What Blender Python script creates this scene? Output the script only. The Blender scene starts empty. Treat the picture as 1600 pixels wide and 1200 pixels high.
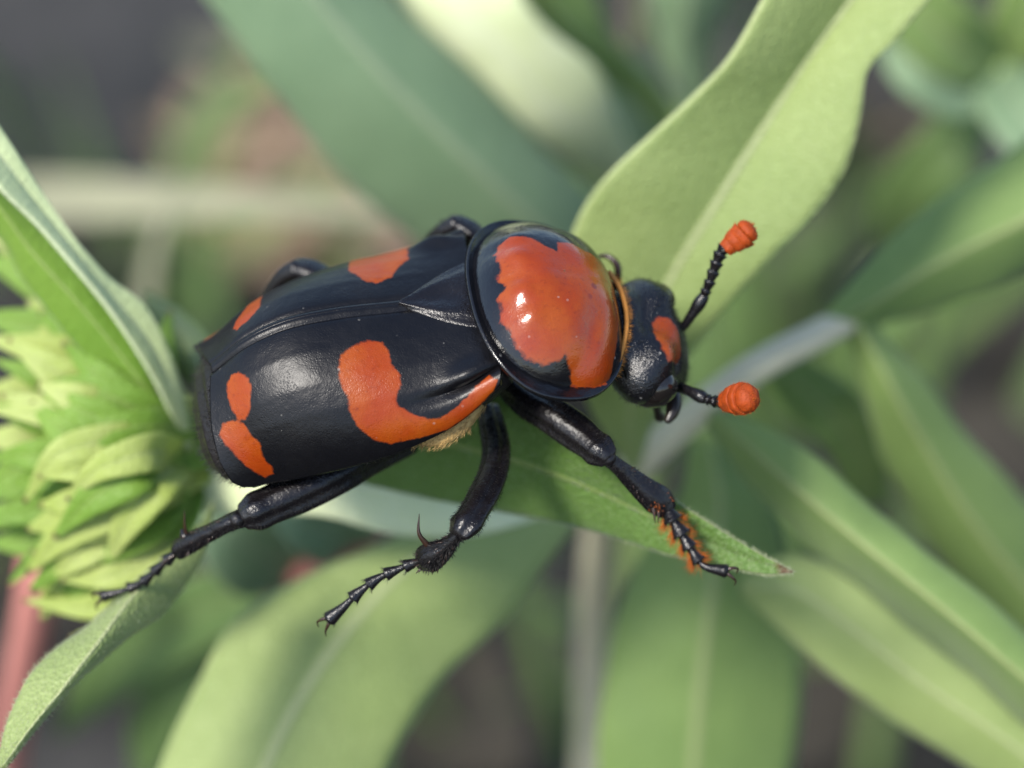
import bpy, math, random
import numpy as np
from mathutils import Matrix, Vector

random.seed(4)
rng = np.random.default_rng(11)
scene = bpy.context.scene
col = scene.collection

# ------------------------------------------------------------------ camera, sky, sun, exposure
K = 28.0          # photo pixels per millimetre on the plane of focus
D = 150.0         # millimetres from lens to the plane of focus
PITCH = math.radians(40)
HEIGHT = 0.17     # the plane of focus is this far above the ground (metres)
sp, cp = math.sin(PITCH), math.cos(PITCH)
RC = np.array([[1, 0, 0], [0, sp, cp], [0, -cp, sp]])   # camera x, y, z axes in the world
W0 = np.array([0, 0, HEIGHT])

cam = bpy.data.cameras.new('camera')
cam.sensor_width = 36.0
cam.lens = 36.0 * D / (1600 / K)
cam.clip_start = 0.005
cam.clip_end = 100
cam.dof.use_dof = True
cam.dof.focus_distance = (D - 0.6) * 0.001
cam.dof.aperture_fstop = cam.lens / 6.0
cam_o = bpy.data.objects.new('camera', cam)
col.objects.link(cam_o)
mw = Matrix.Identity(4)
for i in range(3):
    for j in range(3):
        mw[j][i] = RC[i][j]
    mw[i][3] = (W0 + D * 0.001 * RC[2])[i]
cam_o.matrix_world = mw
scene.camera = cam_o

SUN_CAM = np.array([-0.46, 0.30, 0.835])
sd = SUN_CAM @ RC
sd = sd / np.linalg.norm(sd)
world = bpy.data.worlds.new('World')
scene.world = world
world.use_nodes = True
wn = world.node_tree
sky = wn.nodes.new('ShaderNodeTexSky')
sky.sky_type = 'NISHITA'
sky.sun_disc = False
sky.sun_elevation = math.asin(sd[2])
sky.sun_rotation = math.atan2(sd[0], sd[1])
wn.links.new(sky.outputs[0], wn.nodes['Background'].inputs[0])
wn.nodes['Background'].inputs[1].default_value = 0.15
sun = bpy.data.lights.new('sun', 'SUN')
sun.energy = 3.0
sun.angle = math.radians(11)
sun.color = (1.0, 0.95, 0.87)
sun_o = bpy.data.objects.new('sun', sun)
col.objects.link(sun_o)
sun_o.rotation_euler = Vector(sd).to_track_quat('Z', 'Y').to_euler()
scene.view_settings.view_transform = 'Standard'
scene.view_settings.look = 'None'
scene.view_settings.gamma = 1
scene.view_settings.exposure = 1.0
scene.cycles.use_denoising = True
scene.cycles.max_bounces = 8

# ------------------------------------------------------------------ helpers: places and meshes
def cw(c):
    """camera-aligned millimetres -> world metres"""
    return W0 + 0.001 * (np.asarray(c, float) @ RC)

def at(px, py, z):
    """a photo pixel and its distance in front of the plane of focus (mm) -> camera-aligned millimetres"""
    k = (D - z) / (D * K)
    return np.array([(px - 800) * k, (600 - py) * k, z], float)

def pix(c):
    c = np.asarray(c, float)
    s = D / (D - c[..., 2]) * K
    return np.stack([800 + c[..., 0] * s, 600 - c[..., 1] * s], -1)

def P(lst):
    return np.array([at(*p[:3]) for p in lst])

ORG = {}

def put(name, c, faces, m, parent=None, uv=None, attr=None, smooth=True, world_pts=False):
    v = np.asarray(c, float)
    v = v if world_pts else cw(v)
    while parent is not None and parent.parent is not None and parent.parent.parent is not None:
        parent = parent.parent      # thing > part > sub-part, no deeper
    if parent is not None:
        org = ORG[parent.name]
    else:
        org = np.array([v[:, 0].mean(), v[:, 1].mean(), v[:, 2].min()])
    me = bpy.data.meshes.new(name)
    me.from_pydata((v - org).tolist(), [], [tuple(int(i) for i in f) for f in faces])
    if smooth:
        me.polygons.foreach_set('use_smooth', [True] * len(me.polygons))
    if uv is not None:
        lay = me.uv_layers.new(name='uv')
        idx = np.empty(len(me.loops), dtype=np.int32)
        me.loops.foreach_get('vertex_index', idx)
        lay.data.foreach_set('uv', np.asarray(uv, float)[idx].ravel())
    if attr is not None:
        for k_, val in attr.items():
            a = me.attributes.new(k_, 'FLOAT', 'POINT')
            a.data.foreach_set('value', np.asarray(val, float))
    me.materials.append(m)
    me.update()
    o = bpy.data.objects.new(name, me)
    col.objects.link(o)
    if parent is not None:
        o.parent = parent
    else:
        o.location = org
    ORG[o.name] = org
    return o

def thing(name, base_world, label, cat, group=None):
    o = bpy.data.objects.new(name, None)
    o.empty_display_size = 0.005
    col.objects.link(o)
    o.location = base_world
    ORG[o.name] = np.asarray(base_world, float)
    tag(o, label, cat, group)
    return o

def tag(o, label, cat, group=None):
    o['label'] = label
    o['category'] = cat
    if group:
        o['group'] = group
    return o

def spline(pts, n):
    """n points along a smooth curve through pts"""
    p = np.asarray(pts, float)
    if len(p) == 2:
        t = np.linspace(0, 1, n)[:, None]
        return p[0] * (1 - t) + p[1] * t
    d = np.r_[0, np.cumsum(np.linalg.norm(np.diff(p[:, :3], axis=0), axis=1) ** 0.75)]
    d /= d[-1]
    m = np.empty_like(p)
    for i in range(len(p)):
        if i == 0:
            m[i] = (p[1] - p[0]) / (d[1] - d[0])
        elif i == len(p) - 1:
            m[i] = (p[-1] - p[-2]) / (d[-1] - d[-2])
        else:
            a, b = d[i] - d[i - 1], d[i + 1] - d[i]
            m[i] = ((p[i] - p[i - 1]) / a * b + (p[i + 1] - p[i]) / b * a) / (a + b)
    t = np.linspace(0, 1, n)
    k = np.clip(np.searchsorted(d, t, side='right') - 1, 0, len(p) - 2)
    h = (d[k + 1] - d[k])[:, None]
    x = ((t - d[k]) / (d[k + 1] - d[k]))[:, None]
    return (2 * x**3 - 3 * x**2 + 1) * p[k] + (x**3 - 2 * x**2 + x) * h * m[k] + (3 * x**2 - 2 * x**3) * p[k + 1] + (x**3 - x**2) * h * m[k + 1]

def unit(v):
    return v / np.maximum(np.linalg.norm(v, axis=-1, keepdims=True), 1e-9)

def gridfaces(nu, nv, closed=False, base=0):
    f = []
    for i in range(nu - 1):
        for j in range(nv if closed else nv - 1):
            k = (j + 1) % nv
            f.append((base + i * nv + j, base + i * nv + k, base + (i + 1) * nv + k, base + (i + 1) * nv + j))
    return f

def sweep(path, rad, ns=14, flat=1.0, up=None, cap=True, ridge=0.0):
    """a tube along path (mm), radius per point (mm); flat = height / width"""
    path = np.asarray(path, float)
    n = len(path)
    rad = np.asarray(rad, float)
    if cap:   # rounded ends
        t0, t1 = unit(path[0] - path[1]), unit(path[-1] - path[-2])
        a = [math.radians(q) for q in (82, 55, 28)]
        head = [path[0] + t0 * rad[0] * 0.6 * math.sin(q) for q in a]
        tail = [path[-1] + t1 * rad[-1] * 0.6 * math.sin(q) for q in a[::-1]]
        path = np.vstack([head, path, tail])
        rad = np.r_[[rad[0] * math.cos(q) for q in a], rad, [rad[-1] * math.cos(q) for q in a[::-1]]]
        n += 6
    tan = unit(np.gradient(path, axis=0))
    ref = np.array(up if up is not None else (0, 0, 1.0))
    s0 = unit(np.cross(tan[0], ref))
    V = np.empty((n, ns, 3))
    ang = np.arange(ns) * 2 * math.pi / ns
    mod = (1 + ridge * np.cos(ang * 4 + 0.6) + 0.5 * ridge * np.cos(ang * 7))[:, None]
    for i in range(n):
        s0 = unit(s0 - tan[i] * np.dot(s0, tan[i]))
        b = np.cross(s0, tan[i])
        V[i] = path[i] + rad[i] * mod * (np.cos(ang)[:, None] * s0 + flat * np.sin(ang)[:, None] * b)
    f = gridfaces(n, ns, True)
    f.append(tuple(range(ns))[::-1])
    f.append(tuple((n - 1) * ns + j for j in range(ns)))
    return V.reshape(-1, 3), f

def limb(pts, n=40, ns=16, flat=1.0, ripple=0.0):
    """pts of (px, py, z mm, radius in px)"""
    q = np.array([list(at(*p[:3])) + [p[3] / K] for p in pts])
    s = spline(q, n)
    r = s[:, 3].copy()
    if ripple:
        r *= 1 + ripple * rng.normal(size=n)
    return sweep(s[:, :3], np.maximum(r, 0.02), ns, flat, ridge=0.11 if ns >= 16 else 0.0) + (s,)

def join(parts):
    V, F, b = [], [], 0
    for v, f in parts:
        V.append(v)
        F += [tuple(i + b for i in q) for q in f]
        b += len(v)
    return np.vstack(V), F

def hairs(base, direc, length, rad, bend=0.25):
    """thin three-sided bristles, two joints long, all in one mesh"""
    base, direc = np.asarray(base, float), unit(np.asarray(direc, float))
    n = len(base)
    length = np.broadcast_to(length, n)
    side = unit(np.cross(direc, rng.normal(size=(n, 3))))
    b2 = np.cross(direc, side)
    V = np.empty((n, 7, 3))
    mid = base + direc * length[:, None] * 0.55
    tip = base + direc * length[:, None] + side * (bend * length)[:, None]
    for k in range(3):
        a = k * 2 * math.pi / 3
        o = (math.cos(a) * side + math.sin(a) * b2) * rad
        V[:, k] = base + o
        V[:, 3 + k] = mid + o * 0.7 + side * (bend * length * 0.25)[:, None]
    V[:, 6] = tip
    F = []
    for i in range(n):
        q = i * 7
        for k in range(3):
            l = (k + 1) % 3
            F.append((q + k, q + l, q + 3 + l, q + 3 + k))
            F.append((q + 3 + k, q + 3 + l, q + 6))
    return V.reshape(-1, 3), F

def inside_dist(q, poly):
    """signed distance of points to a polygon, negative inside"""
    a = np.asarray(poly, float)
    b = np.roll(a, -1, 0)
    d = b - a
    t = np.clip(((q[:, None] - a) * d).sum(-1) / np.maximum((d * d).sum(-1), 1e-9), 0, 1)
    dist = np.linalg.norm(q[:, None] - (a + t[..., None] * d), axis=-1).min(1)
    c = ((a[:, 1] > q[:, 1:2]) != (b[:, 1] > q[:, 1:2])) & (q[:, 0:1] < (b[:, 0] - a[:, 0]) * (q[:, 1:2] - a[:, 1]) / np.where(b[:, 1] == a[:, 1], 1e-9, b[:, 1] - a[:, 1]) + a[:, 0])
    return np.where(c.sum(1) % 2 == 1, -dist, dist)

def grid_normals(G):
    return unit(np.cross(np.gradient(G, axis=0), np.gradient(G, axis=1)))

def trace(poly_px, G, UV, facing):
    """outline seen on a surface in the photograph -> the surface's own flat coordinates"""
    p = pix(G).reshape(-1, 2)
    uv = UV.reshape(-1, 2)
    bad = (~facing.reshape(-1)) * 1e6
    out = []
    for q in poly_px:
        i = np.argmin(((p - np.array(q, float)) ** 2).sum(1) + bad)
        out.append(uv[i])
    return np.array(out)

# ------------------------------------------------------------------ materials
def mat(name):
    m = bpy.data.materials.new(name)
    m.use_nodes = True
    return m, m.node_tree.nodes, m.node_tree.links, m.node_tree.nodes['Principled BSDF']

def node(N, t, **kw):
    n = N.new(t)
    for k, v in kw.items():
        setattr(n, k, v)
    return n

def mixc(N, L, fac, a, b, blend='MIX'):
    n = N.new('ShaderNodeMix')
    n.data_type = 'RGBA'
    n.blend_type = blend
    for sock, val in ((n.inputs[0], fac), (n.inputs[6], a), (n.inputs[7], b)):
        if hasattr(val, 'links'):
            L.new(val, sock)
        elif isinstance(val, (int, float)):
            sock.default_value = val
        else:
            sock.default_value = tuple(val) + ((1,) if len(val) == 3 else ())
    return n.outputs[2]

def math_(N, L, op, a, b=0.0, c=None, clamp=False):
    n = N.new('ShaderNodeMath')
    n.operation = op
    n.use_clamp = clamp
    for i, v in enumerate((a, b) if c is None else (a, b, c)):
        if hasattr(v, 'links'):
            L.new(v, n.inputs[i])
        else:
            n.inputs[i].default_value = v
    return n.outputs[0]

def ramp(N, L, fac, stops):
    n = N.new('ShaderNodeMapRange')
    n.interpolation_type = 'SMOOTHSTEP'
    L.new(fac, n.inputs[0])
    n.inputs[1].default_value, n.inputs[2].default_value, n.inputs[3].default_value, n.inputs[4].default_value = stops
    return n.outputs[0]

def objco(N):
    return N.new('ShaderNodeTexCoord').outputs['Object']

def noise(N, L, co, scale, detail=3, rough=0.55):
    n = N.new('ShaderNodeTexNoise')
    n.inputs['Scale'].default_value = scale
    n.inputs['Detail'].default_value = detail
    n.inputs['Roughness'].default_value = rough
    L.new(co, n.inputs['Vector'])
    return n.outputs['Fac']

def voro(N, L, co, scale, feature='F1'):
    n = N.new('ShaderNodeTexVoronoi')
    n.feature = feature
    n.inputs['Scale'].default_value = scale
    L.new(co, n.inputs['Vector'])
    return n.outputs['Distance']

def bump(N, L, h, dist, strength, prev=None):
    b = N.new('ShaderNodeBump')
    b.inputs['Strength'].default_value = strength
    b.inputs['Distance'].default_value = dist
    L.new(h, b.inputs['Height'])
    if prev is not None:
        L.new(prev, b.inputs['Normal'])
    return b.outputs['Normal']

ORANGE = (0.21, 0.0245, 0.0006)
BLACK = (0.0028, 0.0027, 0.0036)

def shell_material(name, marks, rough, pits, pit_scale, dust=1.0, spec=0.5, orange=ORANGE, brown=0.0):
    """black insect armour with orange markings (attribute mark < 0 is orange), pits and pale dust"""
    m, N, L, b = mat(name)
    co = objco(N)
    base = (*BLACK, 1)
    r_in = noise(N, L, co, 900, 4)
    if marks:
        a = N.new('ShaderNodeAttribute')
        a.attribute_name = 'mark'
        wob = math_(N, L, 'MULTIPLY_ADD', noise(N, L, co, 2600, 3), 0.34, -0.17)
        dd = math_(N, L, 'ADD', a.outputs['Fac'], wob)
        fac = ramp(N, L, dd, (-0.12, 0.06, 1, 0))
        tone = mixc(N, L, ramp(N, L, noise(N, L, co, 420, 3), (0.3, 0.75, 0, 1)), orange, (orange[0] * 1.18, orange[1] * 1.9, orange[2] * 1.5))
        spot = ramp(N, L, voro(N, L, co, 700), (0.10, 0.19, 0.8, 0.0))
        rare = ramp(N, L, noise(N, L, co, 420, 1), (0.52, 0.60, 0, 1))
        tone = mixc(N, L, math_(N, L, 'MULTIPLY', spot, rare), tone, (0.11, 0.012, 0.006))
        fine = ramp(N, L, noise(N, L, co, 3200, 4, 0.7), (0.5, 0.78, 0, 0.45))
        tone = mixc(N, L, fine, tone, (orange[0] * 0.5, orange[1] * 0.42, orange[2] * 0.5))
        basec = mixc(N, L, fac, BLACK, tone)
    else:
        basec = mixc(N, L, r_in, BLACK, (BLACK[0] * 1.6 + brown, BLACK[1] * 1.5 + brown * 0.5, BLACK[2] * 1.4 + brown * 0.3))
    # a few grains of dust of unequal size
    vn = N.new('ShaderNodeTexVoronoi')
    vn.inputs['Scale'].default_value = 1900
    L.new(co, vn.inputs['Vector'])
    sc_ = N.new('ShaderNodeSeparateColor')
    L.new(vn.outputs['Color'], sc_.inputs[0])
    size = ramp(N, L, sc_.outputs[0], (0.80, 1.0, 0.0, 0.17))
    sp_f = math_(N, L, 'MULTIPLY', math_(N, L, 'LESS_THAN', vn.outputs['Distance'], size), math_(N, L, 'MULTIPLY_ADD', sc_.outputs[1], 0.8, 0.2))
    sp_f = math_(N, L, 'MULTIPLY', sp_f, ramp(N, L, noise(N, L, co, 330, 3), (0.40, 0.62, 0, 1)))
    dustf = math_(N, L, 'MULTIPLY', sp_f, 0.42 * dust)
    basec = mixc(N, L, dustf, basec, (0.42, 0.40, 0.36))
    film = math_(N, L, 'MULTIPLY', ramp(N, L, noise(N, L, co, 260, 5, 0.7), (0.42, 0.8, 0, 1)), 0.010 * dust)
    basec = mixc(N, L, film, basec, (0.45, 0.42, 0.38))
    L.new(basec, b.inputs['Base Color'])
    rr = math_(N, L, 'MULTIPLY_ADD', r_in, 0.16, rough - 0.08)
    rr = math_(N, L, 'ADD', rr, math_(N, L, 'MULTIPLY', sp_f, 0.4), clamp=True)
    L.new(rr, b.inputs['Roughness'])
    b.inputs['Specular IOR Level'].default_value = spec
    pit = ramp(N, L, voro(N, L, co, pit_scale), (0.10, 0.5, 0, 1))
    grain = math_(N, L, 'MULTIPLY_ADD', noise(N, L, co, pit_scale * 0.8, 4, 0.7), 1.2, math_(N, L, 'MULTIPLY', pit, ramp(N, L, noise(N, L, co, 1100, 2), (0.35, 0.65, 0.15, 0.8))))
    n1 = bump(N, L, grain, 0.00003, pits)
    n2 = bump(N, L, noise(N, L, co, 800, 4, 0.6), 0.00014, 0.35 if marks else 0.75, n1)
    L.new(n2, b.inputs['Normal'])
    return m

M_ely = shell_material('elytron shell', True, 0.35, 0.3, 7500, 0.8, 0.27)
M_pro = shell_material('pronotum shell', True, 0.17, 0.22, 6000, 1.0, 0.5)
M_head = shell_material('head shell', True, 0.24, 1.0, 6500, 0.9, 0.45)
M_blk = shell_material('leg shell', False, 0.27, 0.6, 7000, 0.4, 0.38, brown=0.003)
M_abd = shell_material('abdomen shell', False, 0.42, 0.7, 3500, 0.5, 0.4, brown=0.006)

def plain(name, c, rough=0.5, spec=0.4, var=0.3, scale=900, bumpd=0.00004, trans=None):
    m, N, L, b = mat(name)
    co = objco(N)
    n = noise(N, L, co, scale, 4)
    L.new(mixc(N, L, n, [x * (1 - var) for x in c], [min(1, x * (1 + var)) for x in c]), b.inputs['Base Color'])
    b.inputs['Roughness'].default_value = rough
    b.inputs['Specular IOR Level'].default_value = spec
    L.new(bump(N, L, noise(N, L, co, scale * 3, 3), bumpd, 0.6), b.inputs['Normal'])
    if trans:
        t = N.new('ShaderNodeBsdfTranslucent')
        t.inputs[0].default_value = (*trans[0], 1)
        mx = N.new('ShaderNodeMixShader')
        mx.inputs[0].default_value = trans[1]
        L.new(b.outputs[0], mx.inputs[1])
        L.new(t.outputs[0], mx.inputs[2])
        L.new(mx.outputs[0], N['Material Output'].inputs[0])
    return m

M_eye = plain('eye', (0.008, 0.006, 0.005), 0.12, 0.6, 0.3, 3000, 0.00001)
M_tan = plain('tan pubescence', (0.42, 0.27, 0.10), 0.75, 0.2, 0.25, 1800, 0.0001)
M_collar = plain('golden collar', (0.42, 0.17, 0.03), 0.6, 0.3, 0.35, 2200)
M_club = plain('orange club', (0.26, 0.036, 0.002), 0.62, 0.25, 0.45, 2600, 0.00008)
M_seta = plain('black bristle', (0.010, 0.008, 0.006), 0.45, 0.4)
M_gold = plain('orange bristle', (0.42, 0.10, 0.008), 0.5, 0.35)
M_claw = plain('claw', (0.03, 0.014, 0.008), 0.25, 0.5)
M_dark_eye_rim = plain('palp', (0.014, 0.009, 0.006), 0.35, 0.45)

def leaf_material(name, c, c2, rib, trans_c, trans=0.35, rough=0.55, vein=0.25, fuzz=1.0, tipc=None, speck=0.0):
    m, N, L, b = mat(name)
    co = objco(N)
    uv = N.new('ShaderNodeUVMap').outputs[0]
    sx = N.new('ShaderNodeSeparateXYZ')
    L.new(uv, sx.inputs[0])
    u, v = sx.outputs[0], sx.outputs[1]
    av = math_(N, L, 'ABSOLUTE', math_(N, L, 'SUBTRACT', v, 0.5))
    base = mixc(N, L, ramp(N, L, noise(N, L, co, 130, 4), (0.3, 0.72, 0, 1)), c, c2)
    base = mixc(N, L, math_(N, L, 'MULTIPLY', ramp(N, L, noise(N, L, co, 2600, 3, 0.7), (0.4, 0.72, 0, 1)), 0.35 * fuzz), base, [min(1, x * 1.7 + 0.03) for x in c])
    glint_dots = ramp(N, L, voro(N, L, co, 4300), (0.10, 0.34, 0.55 * fuzz, 0.0))  # glints of the leaf hairs, painted as pale points
    base = mixc(N, L, glint_dots, base, [min(1, x * 2.0 + 0.05) for x in c])
    # side veins leave the midrib at a slant
    ph = math_(N, L, 'ADD', math_(N, L, 'MULTIPLY_ADD', u, 26.0, math_(N, L, 'MULTIPLY', av, -13.0)), math_(N, L, 'MULTIPLY', noise(N, L, co, 160, 2), 1.6))
    wv = math_(N, L, 'ABSOLUTE', math_(N, L, 'SINE', math_(N, L, 'MULTIPLY', ph, math.pi)))
    vm = math_(N, L, 'MULTIPLY', ramp(N, L, wv, (0.0, 0.10, 1, 0)), vein)
    base = mixc(N, L, vm, base, rib)
    rm = ramp(N, L, math_(N, L, 'ADD', av, math_(N, L, 'MULTIPLY', u, 0.008)), (0.016, 0.036, 1, 0))
    base = mixc(N, L, math_(N, L, 'MULTIPLY', rm, 0.85), base, rib)
    em = ramp(N, L, av, (0.482, 0.497, 0, 0.55))
    base = mixc(N, L, em, base, [min(1, x * 1.25) for x in rib])
    if speck:
        sp_ = ramp(N, L, voro(N, L, co, 330), (0.10, 0.2, speck, 0))
        base = mixc(N, L, sp_, base, (0.30, 0.27, 0.08))
    if tipc is not None:
        base = mixc(N, L, ramp(N, L, u, (0.962, 0.98, 0, 0.95)), base, tipc)
    L.new(base, b.inputs['Base Color'])
    b.inputs['Roughness'].default_value = rough
    b.inputs['Specular IOR Level'].default_value = 0.35
    b.inputs['Sheen Weight'].default_value = 0.25 * fuzz
    b.inputs['Sheen Roughness'].default_value = 0.4
    cell = voro(N, L, co, 3600)
    n1 = bump(N, L, cell, 0.00016, 0.6 * min(1.0, fuzz + 0.3))
    n2 = bump(N, L, math_(N, L, 'ADD', math_(N, L, 'MULTIPLY', vm, -0.6), rm), 0.00022, 0.5, n1)
    n3 = bump(N, L, noise(N, L, co, 240, 3), 0.0006, 0.3, n2)
    L.new(n3, b.inputs['Normal'])
    t = N.new('ShaderNodeBsdfTranslucent')
    L.new(mixc(N, L, math_(N, L, 'ADD', math_(N, L, 'MULTIPLY', rm, 0.5), math_(N, L, 'MULTIPLY', vm, 0.6)), trans_c, [x * 0.8 for x in rib]), t.inputs[0])
    L.new(n3, t.inputs[1])
    mx = N.new('ShaderNodeMixShader')
    mx.inputs[0].default_value = trans
    L.new(b.outputs[0], mx.inputs[1])
    L.new(t.outputs[0], mx.inputs[2])
    L.new(mx.outputs[0], N['Material Output'].inputs[0])
    return m

RIB = (0.34, 0.42, 0.17)
M_leaf_painted_sun = leaf_material('painted-sunlight leaf', (0.58, 0.64, 0.36), (0.66, 0.70, 0.46), (0.66, 0.7, 0.5), (0.5, 0.6, 0.2), 0.25, 0.3, 0.1, 0.4)  # overexposing sunlight is put into this raised leaf colour
M_leaf_bright = leaf_material('sunlit-toned leaf', (0.42, 0.50, 0.24), (0.50, 0.57, 0.32), (0.55, 0.6, 0.4), (0.42, 0.5, 0.15), 0.25, 0.30, 0.1, 0.4)  # sun glare on the leaf is painted into its pale colour
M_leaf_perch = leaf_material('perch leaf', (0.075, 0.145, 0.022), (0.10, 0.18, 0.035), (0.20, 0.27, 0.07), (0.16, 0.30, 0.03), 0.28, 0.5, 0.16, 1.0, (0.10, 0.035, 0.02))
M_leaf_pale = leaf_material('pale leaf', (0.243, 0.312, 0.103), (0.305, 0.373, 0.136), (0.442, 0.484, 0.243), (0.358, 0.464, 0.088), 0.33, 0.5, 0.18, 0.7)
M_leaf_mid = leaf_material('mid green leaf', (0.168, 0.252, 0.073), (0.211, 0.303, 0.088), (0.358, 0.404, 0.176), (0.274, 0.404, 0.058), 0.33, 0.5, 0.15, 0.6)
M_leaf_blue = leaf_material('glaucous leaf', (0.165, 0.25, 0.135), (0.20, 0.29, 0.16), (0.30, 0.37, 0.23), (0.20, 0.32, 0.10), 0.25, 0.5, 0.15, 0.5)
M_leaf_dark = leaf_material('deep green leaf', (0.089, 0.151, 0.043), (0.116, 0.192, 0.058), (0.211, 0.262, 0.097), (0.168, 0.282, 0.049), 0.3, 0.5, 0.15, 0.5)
M_bract = leaf_material('bract', (0.34, 0.42, 0.08), (0.50, 0.56, 0.20), (0.45, 0.52, 0.22), (0.46, 0.60, 0.03), 0.42, 0.5, 0.12, 0.5, (0.16, 0.09, 0.05))
M_bract2 = leaf_material('deep bract', (0.15, 0.27, 0.03), (0.21, 0.34, 0.05), (0.32, 0.42, 0.12), (0.28, 0.48, 0.02), 0.36, 0.5, 0.12, 0.5, (0.16, 0.09, 0.05))
M_stem = plain('pale stem', (0.48, 0.44, 0.30), 0.6, 0.3, 0.2, 300, 0.0001)
M_stem_pink = plain('reddish stem', (0.42, 0.17, 0.14), 0.6, 0.3, 0.25, 300, 0.0001)
M_stem_green = plain('green stem', (0.20, 0.28, 0.09), 0.6, 0.3, 0.2, 300, 0.0001)
M_fuzz = plain('plant hair', (0.50, 0.54, 0.34), 0.6, 0.3, 0.2, 900, 0.00001, ((0.55, 0.6, 0.35), 0.4))
M_straw = plain('straw', (0.52, 0.39, 0.22), 0.7, 0.2, 0.3, 200, 0.0001, ((0.45, 0.33, 0.14), 0.25))
M_straw_pale = plain('pale straw', (0.44, 0.45, 0.27), 0.7, 0.2, 0.2, 200, 0.0001, ((0.45, 0.45, 0.2), 0.25))
M_straw_dull = plain('dull straw', (0.30, 0.30, 0.20), 0.7, 0.2, 0.2, 200, 0.0001, ((0.3, 0.3, 0.14), 0.25))
M_dead = plain('dead leaf', (0.045, 0.040, 0.031), 0.8, 0.2, 0.4, 160, 0.0002, ((0.10, 0.07, 0.03), 0.2))
M_dead2 = plain('rosy dead leaf', (0.34, 0.245, 0.165), 0.8, 0.2, 0.35, 160, 0.0002, ((0.3, 0.12, 0.06), 0.2))
M_grass = leaf_material('grass blade', (0.10, 0.17, 0.04), (0.14, 0.22, 0.06), (0.22, 0.3, 0.12), (0.2, 0.34, 0.05), 0.35, 0.5, 0.0, 0.3)

def ground_material():
    m, N, L, b = mat('soil')
    co = objco(N)
    c1 = mixc(N, L, ramp(N, L, noise(N, L, co, 28, 5), (0.38, 0.66, 0, 1)), (0.011, 0.011, 0.010), (0.036, 0.034, 0.031))
    c2 = mixc(N, L, ramp(N, L, noise(N, L, co, 90, 4), (0.55, 0.72, 0, 0.6)), c1, (0.075, 0.066, 0.05))
    L.new(c2, b.inputs['Base Color'])
    b.inputs['Roughness'].default_value = 0.95
    L.new(bump(N, L, noise(N, L, co, 220, 5), 0.003, 0.8), b.inputs['Normal'])
    return m
M_soil = ground_material()

# ------------------------------------------------------------------ the ground
def ground():
    n = 120
    a = np.sinh(np.linspace(-1, 1, n) * 5) / math.sinh(5) * 30.0
    X, Y = np.meshgrid(a, a, indexing='ij')
    Z = 0.006 * np.sin(X * 31 + 1) * np.cos(Y * 27) + 0.004 * np.sin(X * 83 + Y * 61)
    Z *= np.exp(-(X**2 + Y**2) / 4)
    V = np.stack([X, Y + 0.1, Z], -1).reshape(-1, 3)
    o = put('ground', V, gridfaces(n, n), M_soil, world_pts=True)
    o['kind'] = 'structure'
ground()

# ------------------------------------------------------------------ leaves
def leaf_grid(left, mid, right, nu=60, nv=17, bulge=0.0, wave=0.0, seed=0):
    """three rails of (px, py, z) -> lofted blade, camera mm"""
    l, m_, r = spline(P(left), nu), spline(P(mid), nu), spline(P(right), nu)
    h = nv // 2
    G = np.empty((nu, nv, 3))
    for j in range(nv):
        if j <= h:
            t = j / h
            G[:, j] = l * (1 - t) + m_ * t
            w = 4 * t * (1 - t)
        else:
            t = (j - h) / (nv - 1 - h)
            G[:, j] = m_ * (1 - t) + r * t
            w = 4 * t * (1 - t)
        G[:, j] += 0  # the bulge follows
    nrm = grid_normals(G)
    if nrm[..., 2].mean() < 0:
        nrm = -nrm
    tt = np.abs(np.linspace(-1, 1, nv))
    prof = 4 * tt * (1 - tt)
    width = np.linalg.norm(r - l, axis=1)
    G = G + nrm * (bulge * prof[None, :, None] * width[:, None, None])
    if wave:
        u = np.linspace(0, 1, nu)[:, None]
        v = np.linspace(-1, 1, nv)[None, :]
        wv = np.sin(u * 17 + seed * 1.7 + v * 0.8) * 0.6 + np.sin(u * 31 + seed * 3.1 - v * 2) * 0.4
        G = G + nrm * (wave * (np.abs(v) ** 1.5 * wv * np.minimum(1, width[:, None] / 3)))[..., None]
    return G

def leaf(name, left, mid, right, m, parent=None, bulge=0.03, wave=0.1, thick=0.22, nu=60, nv=17, seed=0, start=None, end=None):
    """start / end: the point where the three rails meet beyond the picture's edge"""
    left, mid, right = [([start] if start else []) + list(r) + ([end] if end else []) for r in (left, mid, right)]
    G = leaf_grid(left, mid, right, nu, nv, bulge, wave, seed)
    uv = np.stack(np.meshgrid(np.linspace(0, 1, nu), np.linspace(0, 1, nv), indexing='ij'), -1).reshape(-1, 2)
    o = put(name, G.reshape(-1, 3), gridfaces(nu, nv), m, parent, uv)
    s = o.modifiers.new('thickness', 'SOLIDIFY')
    s.thickness = thick * 0.001
    s.offset = 0
    return o, G

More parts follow.
